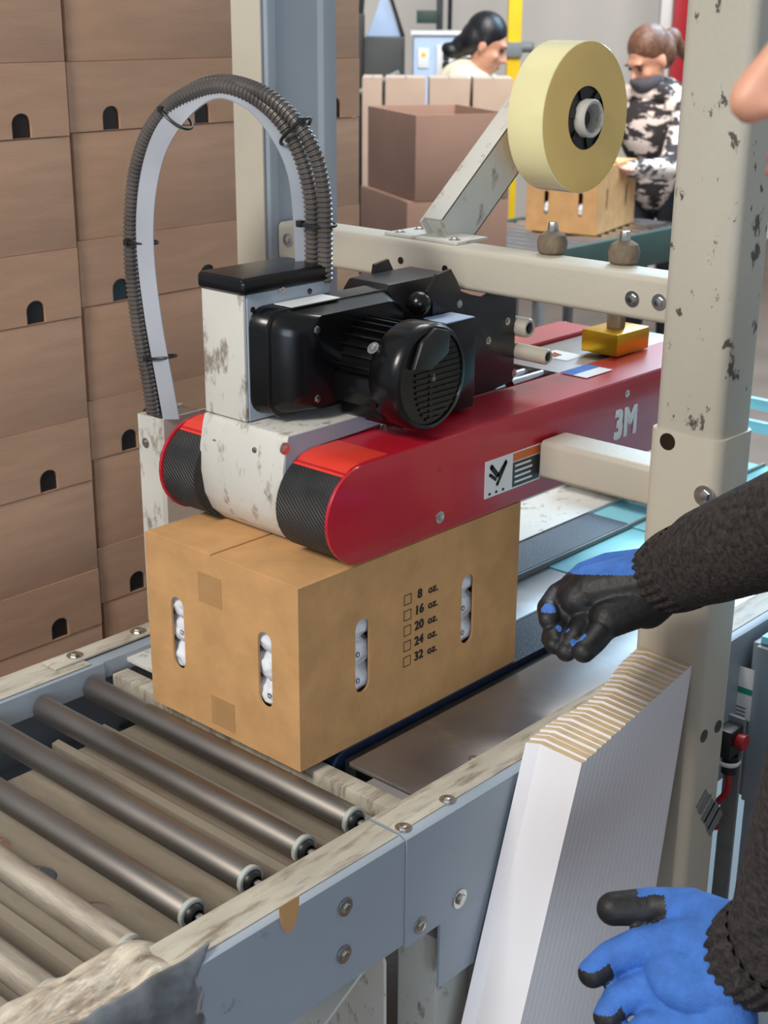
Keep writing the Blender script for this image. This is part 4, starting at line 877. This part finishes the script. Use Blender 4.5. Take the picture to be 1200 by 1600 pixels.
def bgperson(name_label, head, face, pelvis, hands, hair, cloth, hairstyle, mask=False, extra_hood=False):
    head = Vector(head); pelvis = Vector(pelvis)
    r = thing('person', name_label, 'person', (pelvis.x, pelvis.y, FL))
    f = Vector(face); up = Vector((0, 0, 1)); hp_, P, E_, mr = head_parts(head, f, up)
    fh = Vector((f.x, f.y, 0)).normalized(); bh = Vector((pelvis.x-head.x, pelvis.y-head.y, 0)); fh_body = (-bh).normalized() if bh.length > .02 else fh
    neck = head-Vector((0, 0, .13*K))-fh_body*.035*K; chest = neck.lerp(pelvis, .35)-Vector((0, 0, .0)); s = fh_body.cross(up).normalized()
    body = list(hp_)+[('c', head-Vector((0, 0, .07*K))-fh_body*.02*K, neck-Vector((0, 0, .03*K)), .050*K, .056*K)]
    shl = [neck+s*sg*.165*K-Vector((0, 0, .055*K)) for sg in (1, -1)]
    torso = [('e', chest, (.15*K, .15*K, .20*K)), ('c', chest, pelvis, .125*K, .135*K), ('c', shl[0], shl[1], .062*K, .062*K), ('c', neck-Vector((0, 0, .02*K)), chest, .07*K, .12*K)]
    arms = []; hnd = []
    for sh, hd in zip(shl, hands):
        hd = Vector(hd); el = (sh+hd)/2-Vector((0, 0, .10*K))+(sh-neck).normalized()*.05*K
        arms += [('c', sh, el, .055*K, .045*K), ('c', el, hd, .046*K, .034*K)]
        body += [('c', el, hd, .035*K, .026*K)]+hand_simple(hd, hd-el, s, up)
        body += [('c', sh, el, .04*K, .035*K)]
    body += [('c', neck, chest, .06*K, .10*K), ('c', chest, pelvis, .10*K, .11*K), ('c', shl[0], shl[1], .05*K, .05*K)]
    legs = []; tr = []; shoes = []
    for sg in (1, -1):
        hip = pelvis+s*sg*.085*K; an_ = Vector((hip.x, hip.y, FL+.09*K)); kn = hip.lerp(an_, .5)+fh_body*.02
        tr += [('c', hip, kn, .085*K, .060*K), ('c', kn, an_, .060*K, .045*K)]; body += [('c', hip, kn, .07*K, .05*K), ('c', kn, an_, .05*K, .035*K)]
        shoes += [('c', an_-Vector((0, 0, .045*K)), an_-Vector((0, 0, .05*K))+fh_body*.15*K, .042*K, .036*K)]
    organic(body, .011, 4).build('body', 'skin', r, smooth=180)
    organic(torso+arms, .013, 6).build('top', cloth, r, smooth=180)
    organic(tr, .016, 5).build('trousers', 'trousers', r, smooth=180)
    organic(shoes, .012, 3).build('shoes', 'shoe', r, smooth=180)
    finish_face(r, P, E_, mr, lips=not mask)
    hs = [E_((0, -.018, .054), (.082, .094, .088)), E_((0, -.055, .01), (.078, .066, .080))]
    if hairstyle == 'bun': hs += [E_((0, -.125, -.085), (.042, .050, .034)), E_((0, -.09, -.045), (.045, .05, .05)), E_((.062, -.005, .025), (.018, .03, .05)), E_((-.062, -.005, .025), (.018, .03, .05))]
    else: hs += [E_((0, -.13, .02), (.04, .045, .045)), ('c', P(0, -.14, .01), P(0, -.17, -.10), .032*K, .018*K)]
    hs = [h for h in hs]
    organic(hs, .010, 4).build('hair', hair, r, smooth=180)
    if mask:
        organic([E_((0, .050, -.066), (.069, .066, .050)), E_((0, .104, -.040), (.026, .022, .028))], .008, 4).build('face_mask', 'mask', r, smooth=180)
    if extra_hood:
        organic([('e', neck-fh_body*.05*K+Vector((0, 0, .01)), (.11*K, .11*K, .06*K)), ('c', neck+s*.07*K+fh_body*.04*K, neck-s*.07*K+fh_body*.04*K, .045*K, .045*K)], .012, 5).build('hood', cloth, r, smooth=180)
    return r
rr_ = Vector((r_.x, r_.y, 0)).normalized(); ff_ = Vector((f_.x, f_.y, 0)).normalized()
h1 = Vector((-3.8137, 5.2017, 0.8906))
bgperson('person with black hair tied back in a cream top, looking down to the right', h1, rr_*.92+ff_*-.12+Vector((0, 0, -.42)), (h1.x-rr_.x*.22+ff_.x*.1, h1.y-rr_.y*.22+ff_.y*.1, FL+.86*K), [h1+rr_*.28-Vector((0, 0, .45))+ff_*.12, h1+rr_*.30-Vector((0, 0, .47))-ff_*.1], 'hair_black', 'cream_cloth', 'bun')
h2 = Vector((-2.7470, 5.2125, 0.8391))
bgperson('person with brown ponytail, grey mask and patterned black-and-white hoodie', h2, -rr_*.75-ff_*.42+Vector((0, 0, -.5)), (h2.x+rr_.x*.12+ff_.x*.16, h2.y+rr_.y*.12+ff_.y*.16, FL+.80*K), [(-2.6368, 4.7177, 0.3483), (-2.4698, 4.6594, 0.3592)], 'hair_brown', 'pattern', 'tail', mask=True, extra_hood=True)

# ------------------------------------------------------------------ foreground worker
wk = thing('person', 'worker at the right edge in dark knit sweater and blue gloves', 'person', (1.02, -.15, FL))
HD = Vector((0.9663, -0.2922, 1.0772)); fdir = -rr_*.97+Vector((0, 0, -.02))
hp_, P, E_, mr = head_parts(HD, fdir, (0, 0, 1), nose=1.15)
torso_c = Vector((1.09, -.10, .42)); pel = Vector((1.12, -.05, .10)); neckw = HD+rr_*.03-Vector((0, 0, .145*K))
shA = Vector((.88, .07, .66)); shB = Vector((1.18, -.28, .66))
W1 = Vector((0.4137, 0.3382, 0.3313)); E1 = Vector((0.6740, 0.2364, 0.5228)); W2 = Vector((0.7716, -0.0341, 0.0751)); E2 = Vector((0.8653, -0.0732, 0.4125))
W1i = Vector((0.3898, 0.3268, 0.3231)); 
body = hp_+[('c', HD-Vector((0, 0, .07*K)), neckw-Vector((0, 0, .03)), .054*K, .060*K), ('c', neckw, torso_c, .07*K, .11*K), ('c', torso_c, pel, .11*K, .12*K), ('c', shA, shB, .05*K, .05*K),
    ('c', shA, E1, .042*K, .036*K), ('c', E1, W1, .036*K, .025*K), ('c', shB, E2, .042*K, .036*K), ('c', E2, W2, .036*K, .025*K)]
kn_ = []
sh_ = []
for sg in (1, -1):
    hip = pel+Vector((.06, .09, 0))*sg; an_ = Vector((hip.x, hip.y, FL+.09*K)); kn_ += [('c', hip, hip.lerp(an_, .5), .088*K, .062*K), ('c', hip.lerp(an_, .5), an_, .062*K, .048*K)]
    body += [('c', hip, hip.lerp(an_, .5), .07*K, .05*K), ('c', hip.lerp(an_, .5), an_, .05*K, .035*K)]
    sh_ += [('c', an_-Vector((0, 0, .045*K)), an_-Vector((.10, -.10, .05*K)), .042*K, .038*K)]
organic(body, .0065, 5).build('body', 'skin', wk, smooth=180)
finish_face(wk, P, E_, mr)
organic([E_((0, -.030, .055), (.083, .090, .088)), E_((0, -.055, .015), (.079, .062, .07))], .009, 4).build('hair', 'hair_black', wk, smooth=180)
sw = [('c', neckw-Vector((0, 0, .02*K)), torso_c, .080*K, .14*K), ('c', torso_c, pel-Vector((0, 0, .05)), .150*K, .150*K), ('c', shA, shB, .068*K, .068*K),
      ('c', shA, E1, .066*K, .062*K), ('c', E1, (0.4873, 0.3071, 0.3961), .062*K, .054*K), ('c', (0.4873, 0.3071, 0.3961), (0.4285, 0.3318, 0.3500), .054*K, .045*K),
      ('c', shB, E2, .066*K, .064*K), ('c', E2, (0.8011, -0.0330, 0.1407), .062*K, .048*K), ('c', (0.8011, -0.0330, 0.1407), (0.7807, -0.0258, 0.0751), .048*K, .044*K)]
organic(sw, .008, 5).build('sweater', 'knit', wk, smooth=180)
organic(kn_, .014, 4).build('trousers', 'trousers', wk, smooth=180); organic(sh_, .012, 3).build('shoes', 'shoe', wk, smooth=180)
def cuff(a, b_, r0, r1):
    a = Vector(a); b_ = Vector(b_); d = b_-a; q = d.to_track_quat('Z', 'Y'); t = bmesh.new(); rings = []; n = 96; m_ = 8
    for i in range(m_+1):
        v = i/m_; rr = r0+(r1-r0)*v; rr *= (1+.05*math.sin(v*PI))
        rings.append([t.verts.new(a+d*v+q @ Vector((math.cos(k*2*PI/n), math.sin(k*2*PI/n), 0))*(rr*(1+.035*(1 if k % 4 < 2 else -1)))) for k in range(n)])
    rings.append([t.verts.new(v_.co.lerp(b_, .12)) for v_ in rings[-1]]); rings.append([t.verts.new(v_.co-d*.5) for v_ in rings[-1]])
    for x, y in zip(rings, rings[1:]):
        for k in range(n): t.faces.new((x[k], x[(k+1) % n], y[(k+1) % n], y[k]))
    bmesh.ops.recalc_face_normals(t, faces=t.faces); b = MB(); b.add(t); b.build('ribbed_cuff', 'knit', wk, smooth=60)
cuff((0.4463, 0.3271, 0.3660), (0.3955, 0.3341, 0.3274), .0470*K, .0405*K)
cuff((0.7907, -0.0311, 0.1048), (0.7557, -0.0286, 0.0568), .049*K, .043*K)
def glove(parts, blue_fn, name='glove', vox=.0032):
    g_ = organic(parts, vox, 5, .5)
    g_.bm.normal_update()
    for f in g_.bm.faces: f.material_index = 0 if blue_fn(f.calc_center_median(), f.normal) else 1
    return g_.build(name, ['glove_blue', 'glove_black'], wk, smooth=180)
def chain(pts, rs): return [('c', pts[i], pts[i+1], rs[i]*K, rs[i+1]*K) for i in range(len(pts)-1)]
cd = (CAM_LOC-W1).normalized()
g1 = [('c', W1, (0.3623, 0.3122, 0.3147), .031*K, .035*K), ('c', (0.3623, 0.3122, 0.3147), (0.3220, 0.2838, 0.3019), .035*K, .033*K), ('c', (0.3220, 0.2838, 0.3019), (0.3081, 0.2649, 0.2887), .033*K, .027*K),
      ('c', (0.3951, 0.3212, 0.3016), (0.3647, 0.2551, 0.2809), .028*K, .022*K), ('c', W1, (0.3904, 0.3128, 0.2929), .03*K, .028*K)]
g1 += chain([(0.2904, 0.2842, 0.3027), (0.2672, 0.2701, 0.2873), (0.2768, 0.2322, 0.2797), (0.2972, 0.2060, 0.2763)], [.017, .0135, .0130, .0115])
g1 += chain([(0.3006, 0.2684, 0.2804), (0.2990, 0.2295, 0.2622), (0.3119, 0.1951, 0.2557), (0.3273, 0.1800, 0.2548)], [.0165, .0135, .0125, .0110])
g1 += chain([(0.3281, 0.2615, 0.2737), (0.3360, 0.2170, 0.2559), (0.3471, 0.1816, 0.2508)], [.0165, .0135, .0120])
g1 += chain([(0.3606, 0.2621, 0.2734), (0.3722, 0.2109, 0.2644), (0.3751, 0.1825, 0.2595)], [.0165, .0140, .0130])
g1 += chain([(0.3557, 0.3451, 0.3360), (0.3015, 0.3452, 0.3191), (0.2722, 0.3263, 0.3053), (0.2657, 0.3005, 0.2938)], [.019, .016, .0135, .0115])
B1 = Vector((0.3407, 0.3407, 0.3551))
upv = -dn_
GLARE1 = [Vector((0.2930, 0.2105, 0.2934)), Vector((0.3246, 0.2033, 0.2786)), Vector((0.3600, 0.1891, 0.2718))]
def blue1(c, n):
    a_ = W1+Vector((0, 0, 0)); e_ = Vector((0.2947, 0.2589, 0.3017)); t_ = max(0, min(1, (c-a_).dot(e_-a_)/(e_-a_).length_squared))
    if (c-(a_.lerp(e_, t_))).dot(upv) > .006+.020*t_: return True
    return any((c-k).length < .0125 for k in GLARE1)  # light-blue glare on the fingers, put in as glove-blue patches
glove(g1, blue1, vox=.0024)
g2 = [('c', W2, (0.7248, -0.0314, 0.0496), .036*K, .040*K), ('c', (0.7241, -0.0253, 0.0637), (0.6745, -0.0478, 0.0508), .036*K, .026*K), ('c', (0.7421, -0.0517, 0.0344), (0.6965, -0.0776, 0.0070), .036*K, .026*K), ('c', (0.7571, -0.0660, 0.0064), (0.7230, -0.0960, -0.0215), .032*K, .024*K),
      ('e', (0.7117, -0.0502, 0.0353), (.05*K, .05*K, .032*K))]
g2 += chain([(0.7209, -0.0164, 0.0883), (0.6726, -0.0059, 0.0818), (0.6294, -0.0210, 0.0724), (0.5946, -0.0540, 0.0692)], [.024, .020, .0185, .0165])
g2 += chain([(0.6801, -0.0427, 0.0509), (0.6422, -0.0658, 0.0444), (0.6199, -0.0920, 0.0320), (0.6121, -0.1183, 0.0218)], [.024, .019, .0165, .0145])
g2 += chain([(0.6994, -0.0698, 0.0176), (0.6654, -0.0907, 0.0087), (0.6472, -0.1120, -0.0013), (0.6461, -0.1330, -0.0131)], [.024, .0185, .0165, .0145])
g2 += chain([(0.7223, -0.0899, -0.0076), (0.6962, -0.1160, -0.0126), (0.6834, -0.1347, -0.0274), (0.6835, -0.1547, -0.0392)], [.023, .018, .016, .014])
g2 += chain([(0.7450, -0.1047, -0.0215), (0.7259, -0.1270, -0.0320), (0.7207, -0.1510, -0.0422)], [.020, .016, .013])
T2 = [(Vector((0.6066, -0.0675, 0.0783)), .050), (Vector((0.6174, -0.1275, 0.0225)), .026), (Vector((0.6484, -0.1434, -0.0093)), .024), (Vector((0.6802, -0.1577, -0.0393)), .022)]
cd2 = (CAM_LOC-W2).normalized()
def blue2(c, n):
    A_ = Vector((0.6579, -0.0072, 0.0772)); B_ = Vector((0.5946, -0.0540, 0.0692)); q_ = max(0, min(1, (c-A_).dot(B_-A_)/(B_-A_).length_squared))
    if q_ > .22 and (c-A_.lerp(B_, q_)).length < .027: return n.dot(upv) > .78 and q_ < .62
    for i, (t_, r_t) in enumerate(T2):
        if i == 0: continue
        if (c-t_).length < r_t and n.dot(upv) < (.80 if i == 0 else .30) and (i > 0 or (c-Vector((0.6094, -0.0336, 0.0840))).dot(upv) < .016): return False
    return n.dot(cd2) > -.45 or n.dot(upv) > .2
glove(g2, blue2, vox=.0026)

# ------------------------------------------------------------------ to metres
done = set()
for o in bpy.data.objects:
    if o.type == 'MESH' and o.data.name not in done:
        o.data.transform(Matrix.Scale(S, 4)); done.add(o.data.name)
    o.location = o.location*S
for o in bpy.data.objects:
    if o.type == 'LIGHT': o.data.size *= S; o.data.size_y *= S; o.data.energy *= S*S
cam_d.dof.focus_distance *= S
